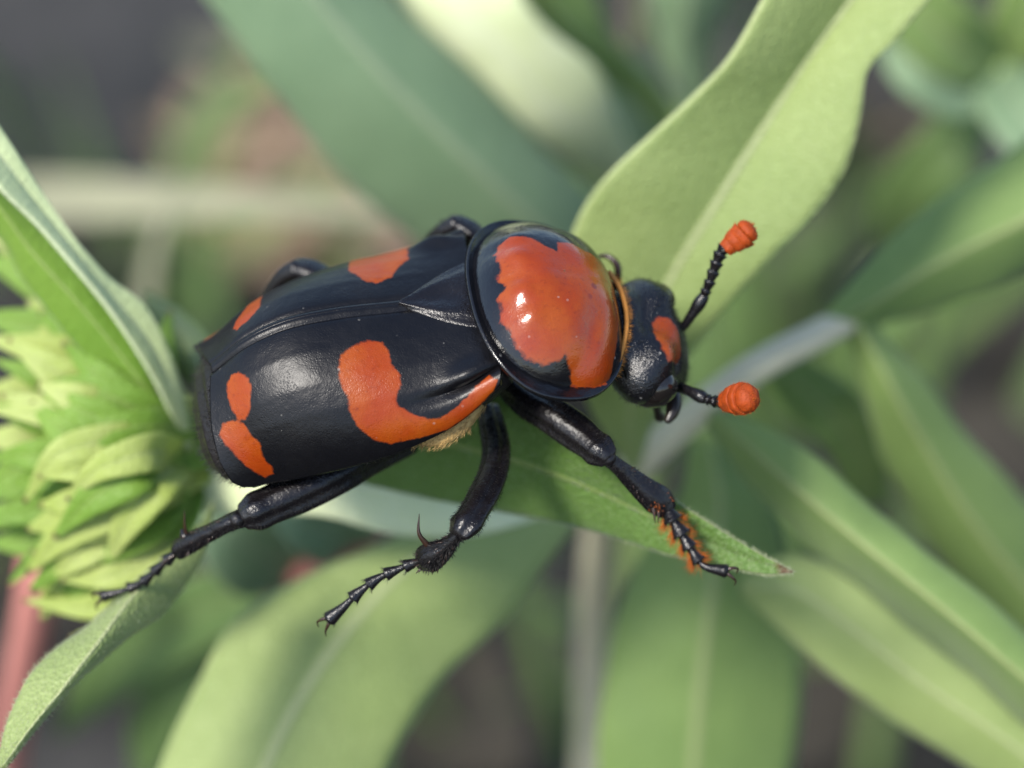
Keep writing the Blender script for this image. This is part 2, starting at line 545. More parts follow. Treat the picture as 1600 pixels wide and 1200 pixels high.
def blade_leaf(name, mid, widths, m, parent=None, side=None, fold=0.15, thick=0.2, nu=36, nv=9, curl=0.0):
    """centre line of (px, py, z), half width in mm along it, V-fold"""
    c = spline(P(mid), nu)
    w = np.interp(np.linspace(0, 1, nu), np.linspace(0, 1, len(widths)), widths)
    k_ = np.convolve(np.pad(w, 3, mode='edge'), np.ones(7) / 7, 'valid')
    w = np.minimum(k_, w * 1.0 + 0.02) if len(widths) < 4 else k_
    t = unit(np.gradient(c, axis=0))
    s0 = np.array(side if side is not None else (0, 0, 1.0))
    if side is None:
        s = unit(np.cross(t, np.array([0, 0, 1.0])))
    else:
        s = unit(np.array(s0) - t * (t @ np.array(s0))[:, None])
    nrm = np.cross(s, t)
    nrm *= np.where(nrm[:, 2:3] < 0, -1, 1)
    G = np.empty((nu, nv, 3))
    for j, v in enumerate(np.linspace(-1, 1, nv)):
        G[:, j] = c + s * (v * w)[:, None] + nrm * ((abs(v) * fold - v * v * curl) * w)[:, None]
    uv = np.stack(np.meshgrid(np.linspace(0, 1, nu), np.linspace(0, 1, nv), indexing='ij'), -1).reshape(-1, 2)
    o = put(name, G.reshape(-1, 3), gridfaces(nu, nv), m, parent, uv)
    if thick:
        sm = o.modifiers.new('thickness', 'SOLIDIFY')
        sm.thickness = thick * 0.001
        sm.offset = 0
    return o, G

def edge_fuzz(G, n_edge, n_face, length, rad, parent):
    """short plant hairs along the margins and over the face of a leaf"""
    nu, nv, _ = G.shape
    N_ = grid_normals(G)
    N_ *= np.where(N_[..., 2:3] < 0, -1, 1)
    B, Dv = [], []
    for k in range(n_edge):
        j = 0 if k % 2 else nv - 1
        j2 = 1 if j == 0 else nv - 2
        x = rng.random() * (nu - 1.001)
        i = int(x)
        f = x - i
        p = G[i, j] * (1 - f) + G[i + 1, j] * f
        out = unit(G[i, j] - G[i, j2])
        B.append(p)
        Dv.append(out * 0.8 + N_[i, j] * (rng.random() * 1.2 - 0.2) + rng.normal(size=3) * 0.3)
    for k in range(n_face):
        x, y = rng.random() * (nu - 1.001), rng.random() * (nv - 1.001)
        i, j = int(x), int(y)
        f, g = x - i, y - j
        p = (G[i, j] * (1 - f) + G[i + 1, j] * f) * (1 - g) + (G[i, j + 1] * (1 - f) + G[i + 1, j + 1] * f) * g
        B.append(p)
        Dv.append(N_[i, j] + rng.normal(size=3) * 0.45 + unit(G[i + 1, j] - G[i, j]) * 0.5)
    V, F = hairs(np.array(B), np.array(Dv), length * (0.5 + rng.random(len(B))), rad, 0.3)
    o = put('leaf_hair', V, F, M_fuzz, parent)
    o['kind'] = 'stuff'

# ---- the plant the beetle climbs on
base = cw(at(560, 700, -60))
base[2] = 0.0
plant = thing('flowering_plant', base, 'bright green plant with a leafy bud, carrying the beetle on its leaves', 'plant')
stem_c = [at(285, 712, -18), at(335, 705, -18.5), at(430, 690, -20), at(520, 690, -34), at(560, 700, -60)]
g_end = ((base - W0) * 1000) @ RC.T
stem_p = spline(np.vstack([stem_c, [0.5 * stem_c[-1] + 0.5 * g_end, g_end]]), 50)
V, F = sweep(stem_p, np.linspace(0.7, 1.7, 50), 12)
put('stem', V, F, M_stem_green, plant)

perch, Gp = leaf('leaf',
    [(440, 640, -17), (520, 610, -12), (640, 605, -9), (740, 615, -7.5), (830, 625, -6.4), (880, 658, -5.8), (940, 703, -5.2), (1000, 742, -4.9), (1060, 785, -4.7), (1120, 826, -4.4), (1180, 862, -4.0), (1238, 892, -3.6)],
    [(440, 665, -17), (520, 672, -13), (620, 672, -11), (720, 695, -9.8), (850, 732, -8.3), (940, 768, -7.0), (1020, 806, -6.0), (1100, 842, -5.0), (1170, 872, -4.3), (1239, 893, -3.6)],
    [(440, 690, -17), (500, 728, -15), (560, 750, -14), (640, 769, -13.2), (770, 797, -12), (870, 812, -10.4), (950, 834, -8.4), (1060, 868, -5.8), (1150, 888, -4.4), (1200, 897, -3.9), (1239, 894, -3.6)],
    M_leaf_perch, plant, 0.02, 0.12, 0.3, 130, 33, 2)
perch['label'] = 'green hairy leaf with a brown tip under the beetle'
edge_fuzz(Gp, 3200, 7000, 0.24, 0.016, perch)

low, Gl = leaf('leaf',
    [(255, 872, -12), (170, 953, -8), (110, 1000, -6), (52, 1052, -4), (18, 1115, -3), (-3, 1198, -2)],
    [(285, 862, -10), (205, 935, -6), (146, 1014, -3.5), (92, 1083, -2.5), (48, 1136, -2), (0, 1202, -2)],
    [(335, 780, -14), (316, 868, -11), (270, 938, -9), (185, 1005, -6), (78, 1108, -3.5), (4, 1203, -2)],
    M_leaf_pale, plant, 0.015, 0.08, 0.28, 70, 17, 3)
low['label'] = 'downy leaf folded along its rib, below the bud'
edge_fuzz(Gl, 1000, 3000, 0.30, 0.015, low)

strip, Gs = leaf('leaf',
    [(-60, 110, -8), (0, 200, -8.5), (65, 300, -9.5), (130, 390, -10.5), (172, 436, -11.5), (222, 474, -12.5), (262, 545, -13.5), (300, 690, -17)],
    [(-60, 165, -8), (0, 245, -8.5), (62, 325, -9.5), (130, 410, -10.5), (178, 470, -11.5), (232, 535, -12.8), (275, 620, -14.5), (297, 700, -17)],
    [(-60, 215, -7), (0, 295, -7.5), (58, 352, -8.5), (125, 428, -9.5), (180, 500, -10.8), (236, 585, -12.5), (268, 650, -14.5), (292, 705, -17)],
    M_leaf_bright, plant, 0.02, 0.08, 0.28, seed=5, start=(-160, 40, -6.5))
strip['label'] = 'long sunlit-toned leaf rising past the bud'  # its sunlit face comes from the paler material colour
leaf('leaf',
    [(-60, 200, -11), (0, 285, -11.5), (60, 345, -12), (128, 425, -12.5), (182, 500, -13), (240, 590, -14), (290, 705, -17)],
    [(-60, 260, -10), (0, 325, -10.5), (48, 390, -11.2), (118, 468, -12), (182, 545, -12.8), (240, 625, -14), (285, 708, -17)],
    [(-60, 320, -12), (0, 370, -12.5), (40, 440, -13), (105, 520, -13.5), (170, 590, -14), (225, 660, -15), (280, 712, -17)],
    M_bract2, plant, 0.02, 0.1, 0.28, seed=9, start=(-160, 180, -11))
leaf('leaf',
    [(330, 690, -20), (400, 660, -19), (480, 690, -18), (600, 700, -19), (720, 720, -21), (850, 760, -24)],
    [(300, 735, -19), (390, 730, -18), (480, 745, -17.5), (600, 765, -18.5), (720, 780, -20.5), (860, 790, -24)],
    [(268, 750, -19), (310, 795, -19), (400, 803, -18), (500, 806, -18), (620, 835, -19), (740, 835, -21), (870, 800, -24)][0:7],
    M_leaf_painted_sun, plant, 0.03, 0.1, 0.25, seed=6)
leaf('leaf',
    [(330, 690, -18), (300, 620, -20), (262, 560, -22), (235, 500, -25), (225, 460, -27)],
    [(335, 690, -17), (325, 610, -18), (300, 550, -20), (270, 500, -23), (228, 458, -27)],
    [(350, 690, -18), (370, 610, -19), (345, 560, -21), (300, 505, -24), (230, 457, -27)],
    M_leaf_pale, plant, 0.03, 0.1, 0.25, seed=7)
leaf('leaf',
    [(700, 785, -30), (600, 848, -28), (465, 907, -26), (365, 972, -25), (316, 1056, -24), (252, 1195, -24), (215, 1330, -25)],
    [(890, 770, -33), (760, 815, -30), (640, 880, -27.5), (545, 980, -25), (480, 1070, -23.5), (415, 1195, -23), (370, 1330, -25)],
    [(960, 740, -36), (892, 831, -32), (785, 970, -29), (692, 1062, -27), (645, 1130, -26), (606, 1210, -26), (570, 1330, -27)],
    M_leaf_pale, plant, 0.03, 0.2, 0.25, seed=8, end=(320, 1480, -27))

# ---- the bud: overlapping bracts, each one its own
def bract(pts, w, m, fold=0.35, side=None, curl=0.25):
    w *= 1.5
    pts = [(a, b_, c - 5.5) for a, b_, c in pts]
    ws = [w * 0.6, w * 0.92, w, w, w * 0.9, w * 0.66, w * 0.36, 0.05]
    o, _ = blade_leaf('bract', pts, ws, m, plant, side, fold, 0.22, 30, 9, curl)
    return o

B0 = (280, 705)
manual = [
    ([(285, 690, -15), (238, 600, -11), (185, 520, -9), (75, 482, -10)], 1.05, 0),
    ([(275, 700, -14), (200, 668, -9), (110, 652, -8), (-20, 640, -9)], 0.9, 0),
    ([(270, 680, -14), (185, 600, -11), (90, 555, -10), (-25, 528, -11)], 1.15, 0),
    ([(275, 705, -13), (190, 690, -7), (100, 705, -6), (38, 785, -8)], 0.8, 0),
    ([(285, 720, -13), (215, 765, -8), (120, 820, -8), (42, 895, -10)], 1.15, 0),
    ([(290, 740, -14), (230, 820, -9), (140, 860, -9), (48, 862, -11)], 0.9, 1),
    ([(295, 760, -14), (250, 860, -10), (175, 900, -9), (95, 906, -10)], 0.85, 0),
    ([(295, 770, -15), (240, 890, -12), (160, 945, -11), (36, 938, -12)], 0.8, 0),
    ([(280, 715, -12), (205, 740, -6), (150, 775, -6), (85, 840, -8)], 1.0, 1),
    ([(270, 690, -15), (150, 560, -13), (60, 515, -13), (-40, 490, -14)], 1.3, 1),
    ([(260, 670, -17), (150, 490, -16), (60, 440, -16), (-40, 395, -17)], 1.3, 1),
    ([(260, 670, -18), (120, 450, -18), (40, 390, -18), (-50, 340, -19)], 1.2, 0),
    ([(285, 720, -12), (240, 760, -7), (200, 815, -7), (170, 880, -9)], 0.9, 0),
    ([(285, 710, -12), (220, 710, -5.5), (160, 730, -5), (105, 780, -7)], 0.8, 0),
    ([(285, 700, -13), (215, 640, -8), (150, 610, -7.5), (60, 600, -9)], 0.95, 1),
    ([(280, 720, -16), (150, 700, -14), (60, 720, -14), (-30, 760, -15)], 1.4, 1),
    ([(280, 730, -17), (150, 790, -15), (60, 840, -15), (-20, 850, -16)], 1.4, 1),
    ([(300, 760, -17), (260, 870, -15), (210, 960, -14), (110, 1000, -15)], 0.8, 0),
    ([(300, 740, -15), (280, 810, -11), (255, 860, -10.5), (225, 905, -12)], 0.8, 1),
    ([(285, 700, -15), (258, 640, -11.5), (232, 590, -11), (200, 545, -12.5)], 0.8, 1),
]
for k, (pts, w, d) in enumerate(manual):
    bract(pts, w, M_bract2 if d else M_bract)
for k in range(50):   # short broad bracts, scale upon scale, fanning out from the stem
    a = k * 2.399963
    q_ = math.sqrt((k + 0.5) / 50)
    cx, cy = 158 + 128 * q_ * math.cos(a), 705 + 225 * q_ * math.sin(a)
    d_ = math.atan2(cy - 700, cx - 330) + random.gauss(0, 0.28)
    ln = random.uniform(120, 190)
    ux, uy = math.cos(d_), math.sin(d_)
    zz = -5.5 - 7.5 * q_ ** 1.4 + random.uniform(-0.9, 0.9)
    bn = random.uniform(-22, 22)
    bract([(cx - ux * ln * 0.75, cy - uy * ln * 0.75, zz - 4.5), (cx - ux * ln * 0.25, cy - uy * ln * 0.25, zz - 0.8),
           (cx + ux * ln * 0.2 - uy * bn * 0.4, cy + uy * ln * 0.2 + ux * bn * 0.4, zz), (cx + ux * ln * 0.6 - uy * bn, cy + uy * ln * 0.6 + ux * bn, zz - random.uniform(0.3, 2.2))],
          random.uniform(0.66, 1.0), M_bract if random.random() < 0.7 else M_bract2, random.uniform(0.15, 0.5), None, 0.3)

# ---- the pale-stemmed plant behind the beetle's head
base2 = cw(at(930, 800, -70))
base2[2] = 0
plant2 = thing('leafy_plant', base2, 'pale stemmed plant with broad lance leaves spreading behind the beetle head', 'plant')
g2 = ((base2 - W0) * 1000) @ RC.T
st = [at(1330, 495, -31), at(1285, 520, -30), at(1180, 575, -28), at(1080, 650, -29), at(1000, 722, -32), at(950, 770, -45), 0.5 * (at(950, 770, -45) + g2), g2]
V, F = sweep(spline(st, 60), np.linspace(1.0, 1.6, 60), 14)
put('stem', V, F, M_stem, plant2)
big, Gb = leaf('leaf',
    [(1260, -130, -10), (1190, 0, -11), (1132, 98, -12), (1080, 150, -13), (1012, 213, -14), (950, 276, -15), (905, 340, -16.5), (885, 400, -18), (890, 520, -21), (930, 650, -26), (985, 735, -31)],
    [(1430, -130, -13), (1330, 0, -14), (1252, 108, -15), (1180, 220, -16), (1112, 330, -17), (1052, 430, -18.5), (1000, 545, -21), (985, 650, -25), (990, 735, -31)],
    [(1570, -130, -11), (1452, 0, -12), (1400, 62, -12.5), (1358, 108, -13), (1345, 180, -13.5), (1322, 258, -14.2), (1282, 320, -15), (1205, 400, -16.5), (1130, 485, -18.5), (1062, 580, -22), (1020, 665, -26), (995, 735, -31)],
    M_leaf_pale, plant2, 0.025, 0.25, 0.3, 90, 21, 1, start=(1530, -400, -14))
big['label'] = 'broad pale leaf with wavy margins behind the antennae'
leaf('leaf',
    [(1700, 140, -34), (1600, 222, -33), (1500, 290, -32), (1400, 368, -31), (1330, 440, -30), (1275, 512, -30)],
    [(1700, 300, -30), (1600, 345, -30), (1450, 420, -29.5), (1350, 480, -29.5), (1275, 516, -30)],
    [(1700, 400, -35), (1600, 428, -34), (1500, 468, -33), (1400, 500, -32), (1320, 525, -31), (1275, 522, -30)],
    M_leaf_mid, plant2, 0.03, 0.2, 0.3, seed=2, start=(1840, 200, -33))
leaf('leaf',
    [(1320, 500, -31), (1348, 600, -33), (1385, 720, -36), (1440, 830, -39), (1520, 930, -42), (1640, 1060, -46)],
    [(1335, 495, -30), (1390, 600, -31), (1450, 705, -34), (1520, 815, -37), (1640, 960, -42)],
    [(1345, 492, -31), (1440, 590, -34), (1520, 690, -37), (1590, 770, -40), (1680, 860, -44)],
    M_leaf_mid, plant2, 0.03, 0.2, 0.3, seed=3, end=(1800, 1130, -48))
leaf('leaf',
    [(1120, 640, -27), (1200, 672, -24), (1280, 720, -22), (1360, 793, -21), (1450, 868, -20), (1550, 945, -19.5), (1680, 1060, -19)],
    [(1115, 645, -27), (1175, 700, -24), (1260, 775, -21), (1350, 850, -19.5), (1450, 930, -18.5), (1680, 1120, -18)],
    [(1105, 655, -28), (1160, 740, -27), (1250, 840, -26), (1350, 915, -25), (1480, 1020, -24), (1680, 1180, -23)],
    M_leaf_mid, plant2, 0.03, 0.15, 0.3, seed=4, end=(1880, 1250, -20))
leaf('leaf',
    [(1160, 905, -29), (1235, 868, -27), (1300, 885, -26.5), (1420, 980, -26), (1540, 1070, -26), (1700, 1190, -26)],
    [(1160, 915, -29), (1240, 920, -26.5), (1330, 980, -26), (1440, 1065, -25.5), (1550, 1140, -25.5), (1700, 1250, -26)],
    [(1160, 925, -30), (1220, 985, -28.5), (1310, 1060, -28), (1420, 1140, -28), (1530, 1210, -28), (1700, 1310, -28)],
    M_leaf_pale, plant2, 0.03, 0.15, 0.3, seed=5, end=(1900, 1370, -28))
leaf('leaf',
    [(1080, 690, -36), (1060, 770, -37), (1010, 850, -38), (970, 940, -39), (945, 1060, -40), (940, 1240, -42)],
    [(1110, 690, -35), (1125, 790, -35), (1115, 900, -36), (1095, 1050, -38), (1080, 1240, -41)],
    [(1135, 690, -36), (1200, 790, -38), (1235, 900, -40), (1250, 1050, -42), (1225, 1240, -44)],
    M_leaf_mid, plant2, 0.03, 0.2, 0.3, seed=6, end=(1075, 1430, -46))
leaf('leaf',
    [(1180, 560, -33), (1230, 640, -36), (1300, 720, -40), (1330, 800, -44)],
    [(1200, 560, -33), (1270, 620, -36), (1330, 690, -40), (1360, 790, -44)],
    [(1220, 550, -33), (1310, 590, -37), (1370, 660, -41), (1390, 780, -45)],
    M_leaf_mid, plant2, 0.03, 0.2, 0.3, seed=7)

# ---- the blue-green plant beyond
base3 = cw(at(1020, 480, -110))
base3[2] = 0
plant3 = thing('tall_plant', base3, 'blue green plant with long smooth leaves reaching over the dry litter', 'plant')
g3 = ((base3 - W0) * 1000) @ RC.T
st3 = [at(1080, 180, -70), at(1040, 330, -76), at(1020, 480, -88), 0.5 * (at(1020, 480, -88) + g3), g3]
V, F = sweep(spline(st3, 40), np.linspace(1.2, 2.0, 40), 12)
put('stem', V, F, M_stem_green, plant3)
leaf('leaf',
    [(230, -130, -36), (315, -10, -38), (420, 130, -41), (520, 258, -45), (640, 372, -50), (760, 470, -57), (1010, 520, -88)],
    [(400, -130, -36), (488, -10, -38), (640, 160, -42), (760, 275, -46), (890, 400, -54), (1015, 500, -88)],
    [(520, -130, -40), (600, -10, -42), (715, 95, -45), (820, 200, -49), (915, 300, -55), (985, 380, -65), (1025, 490, -88)],
    M_leaf_blue, plant3, 0.03, 0.2, 0.35, seed=1, start=(190, -360, -36))
leaf('leaf',
    [(560, -70, -47), (610, 10, -47), (700, 95, -48), (800, 190, -50), (870, 236, -54), (1035, 340, -77)],
    [(680, -70, -44.5), (720, 0, -44.5), (790, 80, -45.5), (860, 165, -48.5), (930, 225, -53.5), (1038, 335, -77)],
    [(790, -70, -43), (820, 0, -43.3), (860, 50, -44.5), (930, 105, -47.5), (965, 190, -53), (1042, 330, -77)],
    M_leaf_painted_sun, plant3, 0.03, 0.2, 0.35, seed=2, start=(590, -230, -46))
leaf('leaf',
    [(760, -80, -56), (800, 20, -58), (850, 80, -60), (900, 105, -62), (990, 160, -68), (1070, 240, -73)],
    [(830, -80, -54), (860, 10, -56), (900, 60, -58), (940, 90, -61), (1010, 150, -67), (1072, 238, -73)],
    [(900, -80, -57), (930, 0, -59), (950, 50, -61), (975, 80, -63), (1030, 140, -68), (1075, 236, -73)],
    M_leaf_mid, plant3, 0.03, 0.2, 0.35, seed=3, start=(790, -240, -56))
leaf('leaf',
    [(1080, 190, -70), (1000, 90, -72), (940, 100, -76), (915, 170, -80), (930, 300, -84)],
    [(1090, 200, -70), (1040, 160, -71), (990, 180, -74), (960, 230, -79), (935, 300, -84)],
    [(1095, 210, -70), (1085, 230, -72), (1050, 260, -76), (1000, 285, -80), (940, 302, -84)],
    M_leaf_blue, plant3, 0.03, 0.2, 0.35, seed=4)
leaf('leaf',
    [(1090, 190, -70), (1110, 60, -66), (1150, -40, -62), (1180, -150, -60)],
    [(1085, 200, -70), (1070, 60, -64), (1080, -40, -60), (1100, -150, -58)],
    [(1080, 200, -70), (1030, 60, -66), (1010, -40, -62), (1020, -150, -60)],
    M_leaf_blue, plant3, 0.03, 0.2, 0.35, seed=5, end=(1040, -330, -57))

# ---- a third low plant at the upper corner
base4 = cw(at(1500, 130, -120))
base4[2] = 0
plant4 = thing('low_plant', base4, 'dim green plant of narrow leaves in the shade behind the broad pale leaf', 'plant')
g4 = ((base4 - W0) * 1000) @ RC.T
V, F = sweep(spline([at(1560, 110, -62), at(1520, 130, -90), 0.5 * (at(1520, 130, -90) + g4), g4], 24), np.linspace(1, 1.8, 24), 10)
put('stem', V, F, M_stem_green, plant4)
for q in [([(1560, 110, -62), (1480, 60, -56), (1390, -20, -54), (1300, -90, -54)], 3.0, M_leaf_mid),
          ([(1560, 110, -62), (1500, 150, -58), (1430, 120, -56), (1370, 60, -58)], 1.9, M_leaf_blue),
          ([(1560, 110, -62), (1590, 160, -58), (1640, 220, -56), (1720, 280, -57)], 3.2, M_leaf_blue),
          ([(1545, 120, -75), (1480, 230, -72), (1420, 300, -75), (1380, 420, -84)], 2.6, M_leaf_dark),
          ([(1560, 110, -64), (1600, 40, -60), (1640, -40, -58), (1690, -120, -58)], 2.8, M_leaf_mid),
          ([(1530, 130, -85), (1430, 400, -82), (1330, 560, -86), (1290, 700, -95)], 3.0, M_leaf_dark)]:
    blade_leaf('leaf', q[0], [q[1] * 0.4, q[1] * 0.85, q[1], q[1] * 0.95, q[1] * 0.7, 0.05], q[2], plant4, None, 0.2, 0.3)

# ---- leaves of a low plant under the bud, with a red stem
base5 = cw(at(430, 900, -100))
base5[2] = 0
plant5 = thing('red_stemmed_plant', base5, 'low plant with a rosy stem and bluish leaves under the bud', 'plant')
g5 = ((base5 - W0) * 1000) @ RC.T
V, F = sweep(spline([at(600, 852, -44), at(540, 872, -44), at(470, 895, -46), at(420, 930, -54), 0.5 * (at(420, 930, -54) + g5), g5], 40), np.linspace(0.9, 1.5, 40), 12)
put('stem', V, F, M_stem_pink, plant5)
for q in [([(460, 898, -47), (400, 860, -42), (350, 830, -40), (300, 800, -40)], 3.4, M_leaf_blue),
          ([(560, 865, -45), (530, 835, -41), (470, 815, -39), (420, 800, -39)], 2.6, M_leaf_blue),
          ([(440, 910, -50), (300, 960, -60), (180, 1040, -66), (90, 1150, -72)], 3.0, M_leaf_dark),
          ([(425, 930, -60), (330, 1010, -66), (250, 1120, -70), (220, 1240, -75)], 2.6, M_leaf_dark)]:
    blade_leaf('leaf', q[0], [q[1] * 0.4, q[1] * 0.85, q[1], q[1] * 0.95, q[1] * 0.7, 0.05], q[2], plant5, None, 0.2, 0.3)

# rosy stalk beside the folded leaf
ps = [at(62, 880, -46), at(52, 960, -50), at(34, 1060, -58), at(10, 1180, -72)]
gb = cw(at(0, 1300, -110)); gb[2] = 0
ps.append(((gb - W0) * 1000) @ RC.T)
V, F = sweep(spline(ps, 30), np.linspace(1.5, 1.7, 30), 12)
tag(put('plant_stalk', V, F, M_stem_pink), 'rosy pink stalk standing behind the folded downy leaf', 'stalk')

# ---- grass blades, straws and litter on the soil
def to_ground(px, py):
    """where the line of sight through a pixel meets the soil"""
    o = W0 + D * 0.001 * RC[2]
    d = cw(at(px, py, 0)) - o
    return o + d * (o[2] / -d[2])

def wc(w):
    return ((np.asarray(w) - W0) * 1000) @ RC.T

def grass(root_w, tip_w, width, m, name, sag=0.2, label=None, cat='grass', group=None):
    r, t = np.asarray(root_w), np.asarray(tip_w)
    midp = 0.5 * (r + t) + np.array([0, 0, np.linalg.norm(t - r) * sag])
    c = spline(np.array([wc(r), wc(0.6 * midp + 0.2 * r + 0.2 * t), wc(t)]), 20)
    tt = unit(np.gradient(c, axis=0))
    side = unit(np.cross(tt, rng.normal(size=3) * 0.4 + np.array([0, 0, 1.0])))
    w = width * np.interp(np.linspace(0, 1, 20), [0, 0.2, 0.6, 1], [0.7, 1, 0.85, 0.05])
    G = np.stack([c + side * (v * w)[:, None] + np.cross(side, tt) * (abs(v) * 0.25 * w)[:, None] for v in (-1, -0.5, 0, 0.5, 1)], 1)
    uv = np.stack(np.meshgrid(np.linspace(0, 1, 20), np.linspace(0, 1, 5), indexing='ij'), -1).reshape(-1, 2)
    o = put(name, G.reshape(-1, 3), gridfaces(20, 5), m, None, uv)
    s = o.modifiers.new('thickness', 'SOLIDIFY')
    s.thickness = 0.0002
    return tag(o, label, cat, group)

# pale bent blades left of the beetle
G1 = 'straws'
def ribbon(pts, ws, m, name, label, cat='grass'):
    o, _ = blade_leaf(name, pts, ws, m, None, None, 0.2, 0.25)
    return tag(o, label, cat)

def gpx(px, py):
    c = wc(to_ground(px, py))
    return (px, py, c[2])
ribbon([gpx(40, 380), (190, 312, -112), (400, 318, -108), (600, 334, -106), (740, 352, -108)], [1.6, 2.6, 2.8, 2.7, 1.7, 0.1], M_straw_dull, 'dry_grass_blade', 'pale dry blade lying level behind the beetle wing cases')
ribbon([gpx(205, 720), (225, 480, -98), (246, 370, -95), (285, 290, -97)], [1.6, 2.5, 2.6, 2.4, 1.2, 0.1], M_straw_dull, 'dry_grass_blade', 'pale upright dry blade beside the long bud leaf')
grass(to_ground(1330, 260), cw(at(1560, 165, -85)), 0.8, M_straw, 'dry_grass_blade', 0.02, 'thin brown straw slanting through the shade by the broad leaf', 'grass')
grass(to_ground(1000, -60), cw(at(985, 60, -88)), 1.6, M_dead2, 'dry_grass_blade', 0.05, 'short reddish straw above the dark blue green leaf', 'grass')
grass(to_ground(240, 420), cw(at(440, 130, -78)), 3.0, M_leaf_mid, 'grass_blade', 0.08, 'bright wide grass blade ending under the long blue green leaf', 'grass')

for k in range(64):   # green grass
    px, py = random.uniform(-150, 1750), random.uniform(-100, 1300)
    if (330 < px < 760 and 150 < py < 620) or (px < 280 and py < 240):
        continue
    r = to_ground(px, py)
    h = random.uniform(0.03, 0.085)
    t = r + np.array([random.uniform(-0.05, 0.05), random.uniform(-0.05, 0.05), h])
    grass(r, t, random.uniform(1.2, 2.6), M_grass if random.random() < 0.6 else M_leaf_dark, 'grass_blade', 0.12,
          'soft green grass blade rising from the dark soil', 'grass', 'green grass blades on the soil')
for k in range(64):   # straws on the litter patch
    px, py = random.uniform(330, 650), random.uniform(190, 500)
    r = to_ground(px, py)
    a = random.uniform(0, math.pi)
    ln = random.uniform(0.012, 0.026)
    t = r + np.array([math.cos(a) * ln, math.sin(a) * ln, random.uniform(0.004, 0.014)])
    r[2] = 0.006
    grass(r, t, random.uniform(0.8, 1.6), M_straw if random.random() < 0.7 else M_straw_pale, 'straw', 0.04,
          'dry tan straw lying on the soil behind the beetle', 'straw', 'straws on the litter')

def dead_leaf(px, py, size, m, label, group):
    g = to_ground(px, py)
    a = random.uniform(0, 2 * math.pi)
    f = np.array([math.cos(a), math.sin(a), 0.15])
    s = np.array([-math.sin(a), math.cos(a), random.uniform(-0.2, 0.2)])
    n = 12
    V = []
    cu = random.uniform(0.1, 0.5)
    for i in range(n):
        u = i / (n - 1)
        w = size * 0.42 * math.sin(math.pi * min(1, u * 0.94 + 0.03)) ** 0.7
        for j in range(7):
            v = j / 3 - 1
            V.append(g + f * size * (u - 0.5) + s * w * v + np.array([0, 0, 0.008 + size * (cu * v * v * 0.4 + 0.15 * math.sin(3 * u) + 0.03 * math.sin(9 * u + 4 * v))]))
    o = put('dead_leaf', np.array(V), gridfaces(n, 7), m, None, np.array([[i / 11, j / 6] for i in range(12) for j in range(7)]), world_pts=True)
    md = o.modifiers.new('thickness', 'SOLIDIFY')
    md.thickness = 0.0003
    return tag(o, label, 'dead leaf', group)

for k in range(22):
    dead_leaf(random.uniform(340, 660), random.uniform(190, 500), random.uniform(0.012, 0.02), M_dead2,
              'curled rosy brown dead leaf among the straws', 'rosy dead leaves among the straws')
for k in range(26):
    dead_leaf(random.uniform(-100, 1700), random.uniform(-80, 1280), random.uniform(0.018, 0.034), M_dead,
              'dark brown dead leaf lying on the soil', 'brown dead leaves on the soil')

# ------------------------------------------------------------------ the beetle
def frame(px, py, z, ang, roll, pitch=0.0, yaw=0.0):
    a, r = math.radians(ang), math.radians(roll)
    f = np.array([math.cos(a), math.sin(a), 0])
    y = np.array([-math.sin(a), math.cos(a), 0])
    zc = np.array([0, 0, 1.0])
    u = math.cos(r) * zc + math.sin(r) * y
    l = math.cos(r) * y - math.sin(r) * zc
    w = math.radians(yaw)
    f2, l2 = math.cos(w) * f - math.sin(w) * l, math.cos(w) * l + math.sin(w) * f
    p = math.radians(pitch)
    f3, u3 = math.cos(p) * f2 - math.sin(p) * u, math.cos(p) * u + math.sin(p) * f2
    R = np.stack([f3, l2, u3])
    o = at(px, py, z)
    return lambda v: np.asarray(v, float) @ R + o

body = frame(753.7, 499.4, -3.0, 15.2, 41.1, -9.9)
pron = frame(850.7, 476.9, -1.5, 13.8, 35.8, 28.1, 1.7)
headf = frame(982, 516, -3.4, 2, 34, 56, 2)

beetle = thing('burying_beetle', cw(body([-6, 0, -4])), 'black and orange burying beetle clinging to the green leaf tip', 'beetle')

# ---- wing cases
SX = [0.5, -3.5, -7, -10, -12.5, -14.5, -16]
HZ = [2.01, 3.43, 4.89, 5.66, 5.45, 4.57, 3.8]
WX = SX
WY = [5.93, 6.69, 6.73, 6.34, 5.79, 5.32, 5.37]
EX = [1, 0, -1.5, -3, -5, -16]
EZ = [1.32, 1.1, 0.55, 0.2, 0.05, -0.05]
def smooth_interp(x, xp, fp):
    q = spline(np.array([[a, b, 0] for a, b in zip(xp, fp)]), 400)
    return np.interp(-np.asarray(x), -q[:, 0], q[:, 1])

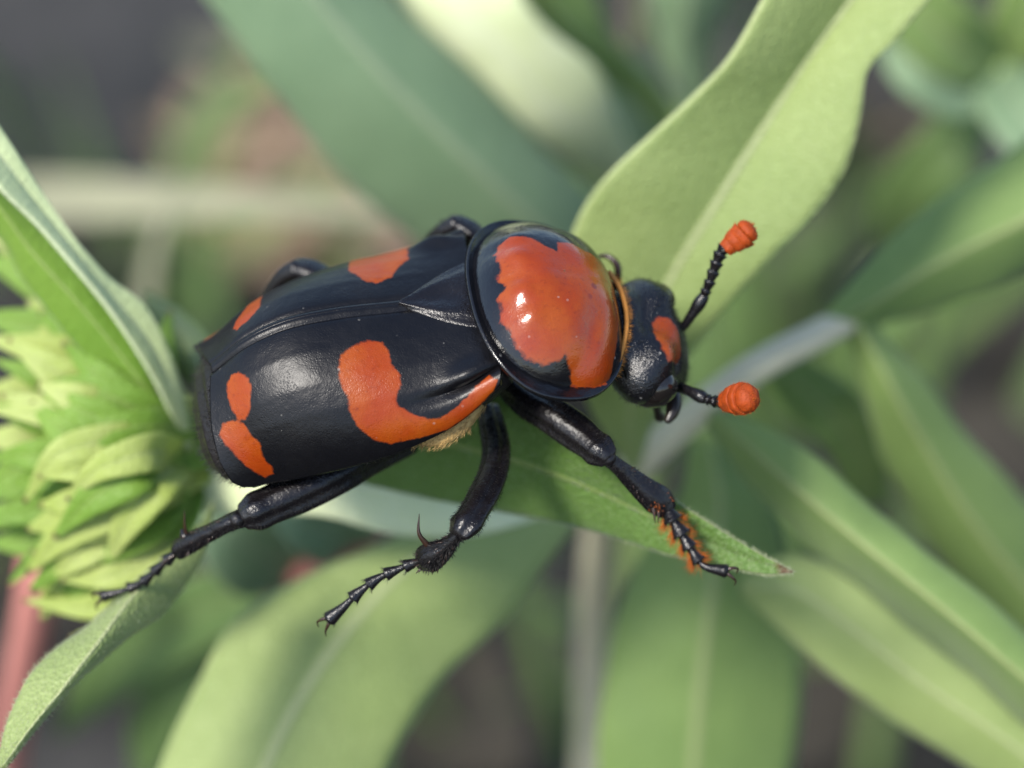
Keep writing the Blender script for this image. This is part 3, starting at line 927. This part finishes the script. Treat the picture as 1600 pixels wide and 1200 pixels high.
def elytron_grid(nu=170, nv=130):
    s = np.linspace(0, 1, nu)[:, None] * np.ones((1, nv))
    t = np.ones((nu, 1)) * np.linspace(0, 1.14, nv)[None]
    tc = np.minimum(t, 1)
    xend = np.interp(tc, [0, 0.15, 0.4, 0.65, 0.85, 0.95, 1.0], [-14.75, -15.2, -15.85, -16.15, -16.0, -15.6, -15.1])
    xbeg = np.interp(tc, [0, 0.3, 0.8, 1], [0.2, 0.5, 0.6, 0.2])
    X = xbeg + (xend - xbeg) * s
    h, w, e = smooth_interp(X, SX, HZ), smooth_interp(X, WX, WY), smooth_interp(X, EX, EZ)
    ph = tc * math.pi / 2
    n = 1.95
    Y = w * np.sin(ph) ** (2 / n)
    Z = e + (h - e) * np.cos(ph).clip(0) ** (2 / n)
    # rounded fall at the rear, seam bead, soft ribs, shoulder knob and the fold under it
    Z += 0.15 * np.clip((s - 0.86) / 0.14, 0, 1) ** 2.2
    Z += 0.10 * np.exp(-((t - 0.012) / 0.012) ** 2) - 0.10 * np.exp(-((t - 0.045) / 0.018) ** 2)
    for c in (0.24, 0.42, 0.58):
        Z += 0.022 * np.exp(-((t - c) / 0.03) ** 2) * np.clip(s * 4, 0, 1) * np.clip((1 - s) * 5, 0, 1)
    d = np.exp(-((X + 1.2) / 1.2) ** 2 - ((tc - 0.60) / 0.10) ** 2)
    Y += 0.35 * d
    Z += 0.35 * d
    g = np.exp(-((tc - 0.70 - 0.01 * (X + 1)) / 0.055) ** 2) * np.clip((X + 5.5) / 3.5, 0, 1)
    Y -= 0.42 * g
    Z -= 0.25 * g
    # fold under along the side
    un = np.clip(t - 1, 0, 1) / 0.14
    Y -= un * 0.9
    Z -= np.sin(un * math.pi / 2) * 0.5 * np.clip((X + 14) / 10, 0.2, 1)
    UV = np.stack([X, tc * 8.6], -1)
    return np.stack([X, Y, Z], -1), UV

LOC, EUV = elytron_grid()
PATCH = [[(527, 575), (533, 556), (550, 542), (575, 535), (597, 537), (608, 550), (613, 570), (624, 585), (627, 603), (620, 622), (625, 634), (645, 645), (670, 653), (690, 650), (715, 632), (745, 606), (768, 588), (778, 592), (776, 612), (764, 632), (740, 648), (700, 667), (650, 682), (612, 690), (585, 684), (560, 667), (545, 645), (543, 620), (530, 600)],
         [(358, 600), (365, 586), (378, 582), (390, 590), (397, 610), (394, 640), (386, 655), (377, 658), (366, 640), (358, 620)],
         [(345, 680), (350, 662), (365, 655), (385, 660), (398, 680), (410, 690), (413, 710), (425, 726), (429, 737), (415, 743), (395, 735), (375, 715), (358, 700)]]
FAR = [[(543, 427), (548, 412), (562, 404), (600, 392), (641, 381), (640, 408), (622, 425), (612, 438), (590, 446), (573, 446), (560, 438)],
       [(367, 518), (378, 497), (398, 474), (412, 463), (409, 483), (390, 505), (374, 519)]]
for sgn in (-1, 1):
    L_ = LOC * np.array([1, sgn, 1])
    G = body(L_)
    nr = grid_normals(G)
    if (nr * (G - G.mean((0, 1)))).sum() < 0:
        nr = -nr
    facing = nr[..., 2] > 0.08
    q = EUV.reshape(-1, 2)
    if sgn < 0:
        near_polys = [trace(p, G, EUV, facing) for p in PATCH]
        polys = near_polys
    else:
        f0 = trace(FAR[0], G, EUV, facing)
        f0[:, 1] = np.where(f0[:, 1] > 3.4, f0[:, 1] + 0.0, f0[:, 1])
        f1 = trace(FAR[1], G, EUV, facing)
        polys = [f0, f1, near_polys[2]]
        ext = near_polys[0].copy()
        ext[:, 1] = np.maximum(ext[:, 1], 3.6)
        ext[:, 0] = np.clip(ext[:, 0], f0[:, 0].min(), -4.2)
        polys.append(ext)
    mark = np.min([inside_dist(q, p) for p in polys], axis=0)
    tt = np.repeat(np.linspace(0, 1.14, LOC.shape[1])[None], LOC.shape[0], 0).ravel()
    mark = np.where(tt > 1.0, np.where(EUV.reshape(-1, 2)[:, 0] > -8.2, -0.02, 0.3), mark)
    F = gridfaces(*LOC.shape[:2])
    if sgn > 0:
        F = [f[::-1] for f in F]
    o = put('elytron', G.reshape(-1, 3), F, M_ely, beetle, None, {'mark': mark})
    s_ = o.modifiers.new('thickness', 'SOLIDIFY')
    s_.thickness = 0.00018
    s_.offset = -1
    # fine bristles along the rear edge and side
    B, Dv = [], []
    for k in range(260):
        j = int(rng.random() * 112)
        B.append(G[-1, j])
        Dv.append(unit(G[-1, j] - G[-6, j]) + nr[-1, j] * 0.3 + rng.normal(size=3) * 0.25)
    for k in range(200):
        i = int(rng.random() * LOC.shape[0])
        B.append(G[i, 113])
        Dv.append(unit(G[i, 113] - G[i, 100]) + rng.normal(size=3) * 0.4)
    V, F = hairs(B, Dv, 0.25 + 0.25 * rng.random(len(B)), 0.011)
    h_ = put('bristles', V, F, M_seta, o)
    h_['kind'] = 'stuff'

# ---- scutellum, the small plate between the wing cases
nu, nv = 30, 25
u = np.linspace(0, 1, nu)[:, None] * np.ones((1, nv))
v = np.ones((nu, 1)) * np.linspace(-1, 1, nv)[None]
wd = 2.75 * (1 - u ** 1.35) ** 0.85 + 0.12 * (1 - u)
X = 0.7 - 4.4 * u + 0.35 * (v ** 2) * u * (1 - u)
Y = v * wd
Z = smooth_interp(X, SX, HZ) - 0.10 * np.abs(Y) ** 1.5 * 0.25 + 0.34 * (1 - np.abs(v) ** 5) + 0.12 - 0.10 * np.exp(-((np.abs(v) - 0.78) / 0.1) ** 2) - 0.18 * np.exp(-((v) / 0.35) ** 2 - ((u - 0.5) / 0.3) ** 2)
Z[-1] -= 0.15
put('scutellum', body(np.stack([X, Y, Z], -1)).reshape(-1, 3), gridfaces(nu, nv), M_blk, beetle)

# ---- pronotum
nr_, na = 70, 200
PW, PL, PH, PKS, PN = 6.518, 4.72, 2.81, 0.60, 2.22
rho = np.linspace(0, 1, nr_) ** 0.8
ph = np.linspace(0, 2 * math.pi, na, endpoint=False)
c, s = np.cos(ph), np.sin(ph)
ox = PL * np.sign(c) * np.abs(c) ** (2 / PN)
oy = PW * np.sign(s) * np.abs(s) ** (2 / PN)
ox = ox - 0.20 * np.exp(-(oy / 3.0) ** 2) * (ox > 0)         # front margin hollowed for the head
X, Y = np.outer(rho, ox), np.outer(rho, oy)
rearness = np.clip(-c, 0, 1)[None]
lat = (np.abs(s) ** 2)[None]
edge = 0.955 - 0.085 * rearness ** 1.5 - lat * np.where(s < 0, 0.13, 0.03)[None] * (1 / (1 + np.exp((c - 0.45) * 7)))[None]
dome = PH * np.maximum(0, 1 - np.minimum(rho[:, None] / edge, 1) ** 3.1)
Z = dome - PKS * (Y / PW) ** 2
Z += 0.22 * np.clip((rho[:, None] - edge) / (1 - edge), 0, 1) ** 1.5 * np.clip(1.2 - 1.6 * np.clip(c, 0, 1), 0.0, 1)[None]           # turned-up rim
Z -= 0.16 * np.exp(-((rho[:, None] - edge * 0.99) / 0.025) ** 2) * (0.3 + 0.7 * np.clip(rearness + lat, 0, 1))
# a crosswise furrow behind the front lobes and a faint middle line
Z -= 0.20 * np.exp(-((X - 2.0 + 0.05 * Y ** 2) / 0.75) ** 2) * (1 - np.exp(-(Y / 2.0) ** 2)) * (1 - rho[:, None] ** 6)
Z -= 0.035 * np.exp(-(Y / 0.4) ** 2) * (1 - rho[:, None] ** 4)
for bx, by, ba, br in [(-2.3, 1.2, 0.17, 0.55), (-2.6, -0.2, -0.14, 0.5), (-2.4, -1.2, 0.19, 0.55), (-2.0, -2.7, 0.16, 0.6), (-2.9, 2.3, -0.12, 0.6), (-1.9, 2.9, 0.13, 0.6), (-1.0, -0.4, 0.10, 0.8), (0.4, 0.9, -0.08, 0.9), (1.2, -2.9, -0.12, 0.7), (0.6, -2.6, 0.08, 1.1), (2.6, -1.5, 0.10, 0.9)]:
    Z += ba * np.exp(-((X - bx) ** 2 + (Y - by) ** 2) / br ** 2)
G = pron(np.stack([X, Y, Z], -1))
PUV = np.stack([X, Y], -1)
nrm = grid_normals(np.concatenate([G, G[:, :1]], 1))[:, :-1]
if nrm[nr_ // 3, :, 2].mean() < 0:
    nrm = -nrm
OR = [(776, 405), (783, 388), (800, 375), (830, 378), (850, 388), (866, 398), (869, 384), (890, 386), (910, 397), (935, 416), (950, 440), (957, 470), (960, 500), (956, 540), (950, 575), (946, 604), (928, 612), (897, 613), (889, 596), (886, 575), (880, 556), (870, 564), (850, 570), (825, 562), (808, 542), (800, 520), (786, 505), (790, 485), (780, 470), (792, 452), (776, 440), (784, 425)]
mark = inside_dist(PUV.reshape(-1, 2), trace(OR, G, PUV, nrm[..., 2] > 0.1))
F = gridfaces(nr_, na, True)
pr = put('pronotum', G.reshape(-1, 3), F, M_pro, beetle, None, {'mark': mark})
sm = pr.modifiers.new('thickness', 'SOLIDIFY')
sm.thickness = 0.00028
sm.offset = -1
# underside of the forebody and the golden collar
Vs, Fs = [], []
def ellipsoid(fr, cx, cy, cz, rx, ry, rz, nu=20, nv=28, e=1.0):
    a = np.linspace(-math.pi / 2 + 0.02, math.pi / 2 - 0.02, nu)[:, None]
    b = np.linspace(0, 2 * math.pi, nv, endpoint=False)[None]
    ca = np.cos(a)
    v = np.stack([cx + rx * np.sin(a) * np.ones_like(b), cy + ry * ca * np.cos(b), cz + rz * ca * np.sin(b)], -1)
    f = gridfaces(nu, nv, True)
    f.append(tuple(range(nv))[::-1])
    f.append(tuple((nu - 1) * nv + j for j in range(nv)))
    return fr(v).reshape(-1, 3), f
V, F = ellipsoid(pron, 0, 0, -0.9, 4.2, 5.2, 1.7)
put('forebody', V, F, M_blk, beetle)
zf = pron([PL, 0, 0.2])[2]
cp_ = spline(P([(952, 426, zf - 1.2), (968, 450, zf - 0.2), (978, 485, zf + 0.9), (978, 520, zf + 1.8), (969, 555, zf + 2.2), (957, 588, zf + 2.6)]), 40)
V, F = sweep(cp_, np.full(40, 0.15), 10)
clr = put('collar', V, F, M_collar, beetle)
B = cp_[rng.integers(0, 40, 420)] + rng.normal(size=(420, 3)) * 0.06
fwd = pron([1, 0, 0]) - pron([0, 0, 0])
V, F = hairs(B, fwd * 1.0 + rng.normal(size=(420, 3)) * 0.25, 0.35 + 0.2 * rng.random(420), 0.014)
h_ = put('fringe', V, F, M_collar, clr)
h_['kind'] = 'stuff'

# ---- head
hx = [-2.2, -1.4, -0.6, 0.1, 0.8, 1.5, 2.3, 3.1, 3.9, 4.6, 5.1, 5.35]
hw = [1.2, 1.75, 2.2, 3.05, 3.5, 3.55, 3.25, 2.6, 2.15, 1.9, 1.5, 0.5]
hz = [0.4, 0.85, 1.3, 1.75, 2.0, 2.05, 1.95, 1.75, 1.45, 1.05, 0.65, 0.2]
q = spline(np.array([[a, b, d] for a, b, d in zip(hx, hw, hz)]), 80)
na = 96
b = np.linspace(0, 2 * math.pi, na, endpoint=False)
cx_, sx_ = np.cos(b), np.sin(b)
se = lambda t, n: np.sign(t) * np.abs(t) ** (2 / n)
HX = q[:, :1] * np.ones((1, na))
HY = 1.15 * q[:, 1:2] * se(cx_, 2.2)[None]
HZ_ = 1.1 * q[:, 2:3] * se(sx_, 2.1)[None]
HZ_ -= 0.75 * np.clip((-0.3 - HX) / 1.9, 0, 1)
HZ_ += 0.35 * np.exp(-((HX - 0.8) / 0.8) ** 2 - ((np.abs(HY) - 2.2) / 0.9) ** 2) * (sx_ > 0)      # swollen temples
HZ_ -= 0.55 * np.exp(-((HX - 0.3) / 1.0) ** 2 - (HY / 0.9) ** 2) * (sx_ > 0)
HZ_ -= 0.22 * np.exp(-((HX + 0.25) / 0.3) ** 2) * (sx_ > 0)
HZ_ -= 0.25 * np.exp(-((HX - 2.0) / 0.5) ** 2 - ((np.abs(HY) - 1.9) / 0.5) ** 2) * (sx_ > 0)
G = headf(np.stack([HX, HY, HZ_], -1))
HUV = np.stack([HX, HY + 20 * (HZ_ < -0.2)], -1)
nrm = grid_normals(np.concatenate([G, G[:, :1]], 1))[:, :-1]
if (nrm * (G - G.mean((0, 1)))).sum() < 0:
    nrm = -nrm
FR = [(1021, 502), (1030, 496), (1045, 500), (1057, 514), (1063, 530), (1065, 550), (1058, 572), (1046, 566), (1034, 545), (1024, 525)]
mark = inside_dist(HUV.reshape(-1, 2), trace(FR, G, HUV, nrm[..., 2] > 0.0))
F = gridfaces(80, na, True)
F.append(tuple(range(na))[::-1])
F.append(tuple(79 * na + j for j in range(na)))
hd = put('head', G.reshape(-1, 3), F, M_head, beetle, None, {'mark': mark})
for sg in (-1, 1):
    V, F = ellipsoid(headf, 2.0, sg * 3.0, 0.35, 1.25, 1.1, 1.45)
    put('eye', V, F, M_eye, hd)
    mp = headf(np.array([[4.3, sg * 1.35, -0.4], [5.2, sg * 1.75, -0.5], [6.1, sg * 1.45, -0.6], [6.6, sg * 0.6, -0.6]]))
    V, F = sweep(spline(mp, 18), np.linspace(0.5, 0.12, 18), 10)
    put('mandible', V, F, M_claw, hd)
    pp = headf(np.array([[3.7, sg * 1.9, -0.7], [4.4, sg * 2.6, -1.0], [4.9, sg * 2.7, -1.2], [5.5, sg * 2.5, -1.4]]))
    rr = 0.26 + 0.06 * np.sin(np.linspace(0, 9, 22))
    V, F = sweep(spline(pp, 22), rr, 10)
    put('palp', V, F, M_dark_eye_rim, hd)
V, F, s_m = limb([(1046, 604, -5.0, 13), (1053, 626, -4.4, 13), (1050, 645, -4.0, 11), (1043, 658, -3.8, 6)], 24, 12)
put('mandible', V, F, M_dark_eye_rim, hd)
ii = rng.integers(0, 80 * na, 700)
gv, nv_ = G.reshape(-1, 3)[ii], nrm.reshape(-1, 3)[ii]
V, F = hairs(gv, nv_ + rng.normal(size=gv.shape) * 0.4, 0.18 + 0.2 * rng.random(len(ii)), 0.014)
h_ = put('bristles', V, F, M_seta, hd)
h_['kind'] = 'stuff'

# ---- abdomen and hind thorax
ax = np.array([0.5, -1.0, -4, -8, -12, -14.0, -15.0, -15.9, -16.1, -16.8, -17.0, -17.5, -17.75])
aw = np.array([4.6, 5.2, 5.8, 5.7, 5.15, 4.8, 4.7, 4.55, 4.25, 3.9, 3.4, 2.6, 1.2])
at_ = np.array([1.4, 1.7, 2.4, 3.8, 4.2, 3.7, 3.4, 3.1, 2.8, 2.4, 1.9, 1.3, 0.3])
ab = np.array([-2.2, -2.6, -2.8, -2.7, -2.4, -2.1, -2.0, -1.9, -1.8, -1.6, -1.5, -1.2, -0.6])
na = 64
b = np.linspace(0, 2 * math.pi, na, endpoint=False)
n_ = 70
xs = np.interp(np.linspace(0, 1, n_), np.linspace(0, 1, len(ax)), ax)
W_, T_, B_ = [np.interp(-xs, -ax, k_) for k_ in (aw, at_, ab)]
Y = W_[:, None] * se(np.cos(b), 2.3)[None]
mid_ = ((T_ + B_) / 2)[:, None]
Z = mid_ + ((T_ - B_) / 2)[:, None] * se(np.sin(b), 2.3)[None]
G = body(np.stack([xs[:, None] * np.ones_like(Y), Y, Z], -1))
F = gridfaces(n_, na, True)
F.append(tuple(range(na))[::-1])
F.append(tuple((n_ - 1) * na + j for j in range(na)))
abd = put('abdomen', G.reshape(-1, 3), F, M_abd, beetle)
nrm = grid_normals(np.concatenate([G, G[:, :1]], 1))[:, :-1]
if (nrm * (G - G.mean((0, 1)))).sum() < 0:
    nrm = -nrm
i0 = np.argmin(np.abs(xs + 14.3))
ii, jj = rng.integers(i0, n_, 900), rng.integers(0, na, 900)
back = body([-1, 0, 0]) - body([0, 0, 0])
V, F = hairs(G[ii, jj], nrm[ii, jj] * 0.5 + back + rng.normal(size=(900, 3)) * 0.25, 0.3 + 0.35 * rng.random(900), 0.012)
h_ = put('bristles', V, F, M_seta, abd)
h_['kind'] = 'stuff'
# tan furred side of the thorax
V, F = ellipsoid(body, -3.9, 0, -0.95, 3.9, 6.75, 1.5, 30, 60)
th = put('thorax', V, F, M_tan, beetle)
th['label'] = 'tan downy side of the thorax under the wing case'
cen = body([-3.9, 0, -0.95])
sel = V[(V - cen) @ (body([0, -1, 0]) - body([0, 0, 0])) > 2.5]
sel = sel[rng.integers(0, len(sel), 1500)] + rng.normal(size=(1500, 3)) * 0.08
V, F = hairs(sel, (sel - cen) * 0.12 + back * 0.8 + rng.normal(size=sel.shape) * 0.25, 0.35 + 0.2 * rng.random(1500), 0.016)
h_ = put('down', V, F, M_tan, th)
h_['kind'] = 'stuff'

# ---- legs
def leg_hairs(s, n, length, parent, m=M_seta, rad=0.014, lo=0.0, hi=1.0, lean=0.5):
    i = np.clip((lo + (hi - lo) * rng.random(n)) * (len(s) - 2), 0, len(s) - 2).astype(int)
    t = unit(s[i + 1, :3] - s[i, :3])
    d = unit(np.cross(t, rng.normal(size=(n, 3))))
    V, F = hairs(s[i, :3] + d * s[i, 3:4] * 0.92, d + t * lean, length * (0.6 + 0.8 * rng.random(n)), rad)
    o = put('bristles', V, F, m, parent)
    o['kind'] = 'stuff'

def tarsus(pts, nseg, r0, r1, parent, last=1.6, fringe=None):
    """a foot of flaring joints and a longer last joint with two claws"""
    q = spline(P(pts), 90)
    rad = np.empty(90)
    cuts = np.r_[np.linspace(0, 1, nseg + 1)[:-1] * (nseg / (nseg - 1 + last)), 1.0]
    cuts = np.r_[np.arange(nseg) / (nseg - 1 + last), 1.0]
    u = np.linspace(0, 1, 90)
    for k in range(nseg):
        a, b_ = cuts[k], cuts[k + 1]
        f = np.clip((u - a) / (b_ - a), 0, 1)
        sel = (u >= a) & (u <= b_)
        base_r = r0 + (r1 - r0) * k / max(1, nseg - 1)
        rad[sel] = (base_r * (0.5 + 0.75 * f ** 1.3))[sel]
    V, F = sweep(q, rad / K, 12)
    o = put('tarsus', V, F, M_blk, parent)
    B, Dv = [], []
    for k in range(nseg):
        e = int(cuts[k + 1] * 88)
        t = unit(q[e + 1] - q[e])
        for j in range(34 if fringe is None else 26):
            d = unit(np.cross(t, rng.normal(size=3)))
            B.append(q[e] + d * rad[max(0, e - 1)] / K * 0.8)
            Dv.append(d * 0.75 + t * 0.9 + rng.normal(size=3) * 0.15)
    V, F = hairs(B, Dv, (0.18 + 0.22 * rng.random(len(B))), 0.016)
    h = put('bristles', V, F, M_seta, o)
    h['kind'] = 'stuff'
    t = unit(q[-1] - q[-6])
    sd_ = unit(np.cross(t, [0, 0, 1.0]))
    for sg in (-1, 1):
        cpts = np.array([q[-1] - t * 0.1, q[-1] + t * 0.45 + sd_ * sg * 0.26, q[-1] + t * 0.72 + sd_ * sg * 0.36 - np.array([0, 0.12, 0.3]), q[-1] + t * 0.66 + sd_ * sg * 0.34 - np.array([0, 0.4, 0.55])])
        V, F = sweep(spline(cpts, 14), np.linspace(0.14, 0.025, 14), 8)
        put('claw', V, F, M_claw, o)
    return o, q, rad / K

def spur(a, b_, c_, r, parent):
    V, F = sweep(spline(P([a, b_, c_]), 16), np.linspace(r, 0.02, 16), 8)
    put('spur', V, F, M_claw, parent)

def knee(px, py, z, r, parent):
    V, F = ellipsoid(lambda v: np.asarray(v) + at(px, py, z), 0, 0, 0, r / K, r / K, r / K * 0.9, 12, 16)
    put('knee', V, F, M_blk, parent)

def near_leg(name_pts):
    pass

# hind leg, near side
V, F, s = limb([(640, 690, -6.5, 20), (585, 712, -5.0, 26), (530, 738, -3.4, 31), (470, 768, -2.6, 31), (420, 791, -2.2, 28), (398, 801, -2.0, 28), (386, 806, -2.0, 22)], 60, 28, 0.7)
lg = put('leg', V, F, M_blk, beetle)
leg_hairs(s, 1500, 0.2, lg)
V, F, s = limb([(384, 808, -2.0, 15), (362, 816, -2.1, 13), (330, 832, -2.8, 13), (295, 850, -3.8, 16), (278, 860, -4.3, 15)], 40, 16, 0.8)
tb = put('tibia', V, F, M_blk, lg)
leg_hairs(s, 420, 0.2, tb)
leg_hairs(s, 46, 0.22, tb, M_claw, 0.035, 0.2, 1.0, 0.9)
knee(371, 812, -1.9, 13, tb)
spur((292, 838, -3.8), (289, 822, -3.4), (288, 798, -3.0), 0.14, tb)
V, F, s = limb([(298, 846, -3.9, 9), (288, 836, -3.8, 8), (284, 828, -3.8, 3)], 12, 8)
put('spur_base', V, F, M_blk, tb)
spur((272, 868, -4.4), (262, 874, -4.4), (252, 884, -4.6), 0.1, tb)
tarsus([(280, 860, -4.4), (250, 885, -5.2), (225, 908, -6.0), (195, 922, -6.6), (163, 931, -7.0)], 5, 9, 8, lg)

# middle leg, near side
V, F, s = limb([(764, 640, -6, 17), (770, 668, -5, 20), (776, 700, -3.8, 21), (772, 735, -2.4, 23), (757, 772, -1.0, 25), (738, 805, 0.2, 24), (728, 820, 0.6, 26), (721, 831, 0.8, 20)], 60, 28, 0.72)
lg = put('leg', V, F, M_blk, beetle)
leg_hairs(s, 1500, 0.2, lg)
V, F, s = limb([(722, 828, 0.8, 12), (710, 842, 0.6, 10), (694, 858, 0.0, 16), (678, 868, -0.5, 21), (666, 876, -0.9, 20), (658, 884, -1.2, 10)], 40, 16, 0.75)
tb = put('tibia', V, F, M_blk, lg)
leg_hairs(s, 900, 0.26, tb)
leg_hairs(s, 40, 0.30, tb, M_claw, 0.04, 0.2, 1.0, 0.7)
spur((668, 852, -0.4), (655, 834, 0.0), (655, 803, 0.3), 0.19, tb)
spur((664, 884, -1.0), (656, 890, -1.0), (650, 896, -1.0), 0.12, tb)
spur((700, 868, -0.2), (700, 872, -0.1), (697, 877, 0.0), 0.12, tb)
tarsus([(662, 874, -1.0), (625, 888, -1.3), (590, 904, -1.6), (560, 926, -1.8), (535, 950, -2.0), (516, 966, -2.2)], 5, 9, 10, lg)

# front leg, near side
V, F, s = limb([(790, 592, -5.5, 22), (825, 625, -4.2, 26), (862, 648, -3.2, 27), (905, 678, -2.4, 27), (925, 694, -1.9, 24), (938, 704, -1.6, 25), (948, 712, -1.4, 19)], 60, 28, 0.72)
lg = put('leg', V, F, M_blk, beetle)
leg_hairs(s, 1700, 0.2, lg)
V, F, s = limb([(944, 712, -1.4, 13), (958, 722, -1.6, 11), (985, 745, -2.2, 15), (1008, 765, -2.6, 19), (1030, 782, -3.0, 22), (1042, 796, -3.2, 16)], 40, 16, 0.7)
tb = put('tibia', V, F, M_blk, lg)
leg_hairs(s, 500, 0.16, tb)
leg_hairs(s, 40, 0.22, tb, M_claw, 0.035, 0.3, 1.0, 0.8)
leg_hairs(s, 60, 0.2, tb, M_gold, 0.009, 0.75, 1.0, 0.8)
knee(950, 716, -1.4, 13, tb)
spur((1020, 788, -2.8), (1022, 804, -2.7), (1024, 818, -2.8), 0.14, tb)
spur((1028, 792, -2.9), (1029, 806, -2.8), (1028, 817, -2.9), 0.12, tb)
ta, q, rd = tarsus([(1040, 792, -3.2), (1053, 815, -3.1), (1067, 838, -3.1), (1082, 862, -3.1), (1098, 883, -3.0), (1133, 892, -2.6)], 5, 15, 9, lg, 1.7, True)
B, Dv = [], []
for k in range(900):
    e = int((0.2 + int(rng.random() * 4) + rng.normal() * 0.2 + 0.6) * 15.4)
    t = unit(q[e + 1] - q[e])
    sd_ = unit(np.cross(t, [0, 0, 1.0]))
    sg = 1 if rng.random() < 0.6 else -1
    e = min(max(e, 4), 70)
    B.append(q[e] + sd_ * sg * rd[e] * 0.7 + rng.normal(size=3) * 0.05)
    Dv.append(sd_ * sg * 0.8 + t * 0.6 + np.array([-0.1, -0.35, 0]) + rng.normal(size=3) * 0.3)
V, F = hairs(B, Dv, 0.35 + 0.6 * rng.random(len(B)), 0.009, 0.35)
h_ = put('orange_bristles', V, F, M_gold, ta)
h_['kind'] = 'stuff'

# far legs: middle, hind, front foot
V, F, s = limb([(775, 440, -9, 18), (758, 395, -8, 19), (735, 366, -7.6, 19), (710, 352, -7.8, 17)], 30, 16)
lg = put('leg', V, F, M_blk, beetle)
leg_hairs(s, 160, 0.22, lg)
V, F, s = limb([(714, 350, -7.6, 17), (697, 360, -8.0, 16), (678, 375, -8.8, 14), (655, 400, -10.4, 11)], 30, 14)
tb = put('tibia', V, F, M_blk, lg)
leg_hairs(s, 260, 0.25, tb)
V, F, s = limb([(655, 392, -10.4, 8), (640, 430, -12, 7), (630, 480, -14, 6)], 20, 10)
put('tarsus', V, F, M_blk, lg)
V, F, s = limb([(560, 480, -10, 20), (515, 446, -8.8, 22), (485, 430, -8.6, 23), (463, 424, -8.8, 21)], 30, 16)
lg = put('leg', V, F, M_blk, beetle)
leg_hairs(s, 120, 0.14, lg)
V, F, s = limb([(466, 422, -8.6, 20), (448, 430, -9.0, 18), (430, 450, -9.6, 16), (408, 490, -10.6, 14)], 30, 14)
tb = put('tibia', V, F, M_blk, lg)
leg_hairs(s, 160, 0.16, tb)
V, F, s = limb([(408, 490, -10.6, 8), (400, 540, -12, 7), (396, 590, -14, 6)], 20, 10)
put('tarsus', V, F, M_blk, lg)
V, F, s = limb([(905, 520, -8, 16), (940, 480, -8, 12), (962, 442, -7.6, 8), (966, 428, -7.4, 6)], 30, 12)
lg = put('leg', V, F, M_blk, beetle)
V, F, s = limb([(966, 432, -7.4, 6), (964, 414, -7.3, 6), (950, 401, -7.4, 4.5), (936, 401, -7.6, 3), (928, 410, -7.8, 1.5)], 24, 10)
put('claw', V, F, M_claw, lg)

# ---- antennae
def antenna(scape, beads, nb, r_b, parent):
    V, F, s = limb(scape, 24, 12)
    o = put('antenna', V, F, M_blk, parent)
    leg_hairs(s, 50, 0.1, o)
    q = spline(P(beads), nb * 12)
    u = np.linspace(0, nb, nb * 12)
    rad = r_b / K * (0.72 + 0.5 * (u % 1) ** 1.2) * (0.9 + 0.35 * u / nb)
    V, F = sweep(q, rad, 12)
    f_ = put('funicle', V, F, M_blk, o)
    s4 = np.c_[q, rad]
    leg_hairs(s4, 150, 0.2, f_, M_seta, 0.009, lean=1.0)
    return o

def club(a, b_, up, radii, parent, off=0.0):
    """stacked leaf-like plates from a to b"""
    A, Bp = at(*a), at(*b_)
    ax_ = unit(Bp - A)
    up = np.array(up, float)
    up = unit(up - ax_ * np.dot(up, ax_))
    sd_ = np.cross(ax_, up)
    n = len(radii)
    ln = np.linalg.norm(Bp - A)
    root = None
    for k, r in enumerate(radii):
        c0 = A + ax_ * ln * (k + 0.5) / n + up * off * (0.5 + 0.15 * k)
        prof = [(-0.62, 0.30), (-0.58, 0.74), (-0.40, 0.88), (-0.05, 0.95), (0.25, 1.0), (0.40, 0.99), (0.46, 0.92), (0.42, 0.5), (0.38, 0.1)]
        if k == n - 1:
            prof = [(-0.62, 0.30), (-0.5, 0.7), (-0.2, 0.95), (0.15, 1.0), (0.45, 0.88), (0.65, 0.66), (0.8, 0.4), (0.86, 0.1)]
        th_ = ln / n * 1.25
        m_ = 36
        al = np.arange(m_) * 2 * math.pi / m_
        lob = 1 + 0.03 * np.cos(al * 7 + k * 2.1) + 0.14 * np.cos(al)
        Vv = np.array([[c0 + ax_ * h * th_ + (up * math.cos(t) * rr * r / K * lb + sd_ * math.sin(t) * rr * r / K * 0.86 * lb) for t, lb in zip(al, lob)] for h, rr in prof]).reshape(-1, 3)
        Ff = gridfaces(len(prof), m_, True)
        Ff.append(tuple(range(m_))[::-1])
        Ff.append(tuple((len(prof) - 1) * m_ + j for j in range(m_)))
        put('club_plate', Vv, Ff, M_club, parent)
        hb = Vv[rng.integers(0, len(Vv), 160)]
        V, F = hairs(hb, (hb - c0) + ax_ * 0.5, 0.1 + 0.1 * rng.random(160), 0.009)
        h = put('bristles', V, F, M_gold, parent)
        h['kind'] = 'stuff'

an = antenna([(1056, 520, -5.2, 7), (1068, 510, -5.0, 7), (1082, 490, -4.6, 8.5), (1094, 472, -4.3, 11), (1100, 463, -4.2, 9)],
             [(1098, 466, -4.2), (1108, 443, -3.9), (1118, 415, -3.6), (1126, 396, -3.4), (1133, 386, -3.3)], 6, 8.5, beetle)
club((1132, 386, -3.3), (1168, 353, -3.1), (0.6, -0.7, 0.3), [15, 20, 23, 20], an, 0.14)
an = antenna([(1050, 605, -4.0, 7), (1064, 606, -3.6, 8), (1080, 612, -3.0, 9), (1096, 620, -2.6, 11), (1101, 623, -2.5, 9)],
             [(1098, 621, -2.5), (1112, 626, -2.2), (1126, 628, -1.8), (1138, 628, -1.5)], 4, 8.0, beetle)
club((1134, 629, -1.7), (1172, 625, 0.6), (0.0, 1.0, 0.1), [19, 25, 26, 23], an)
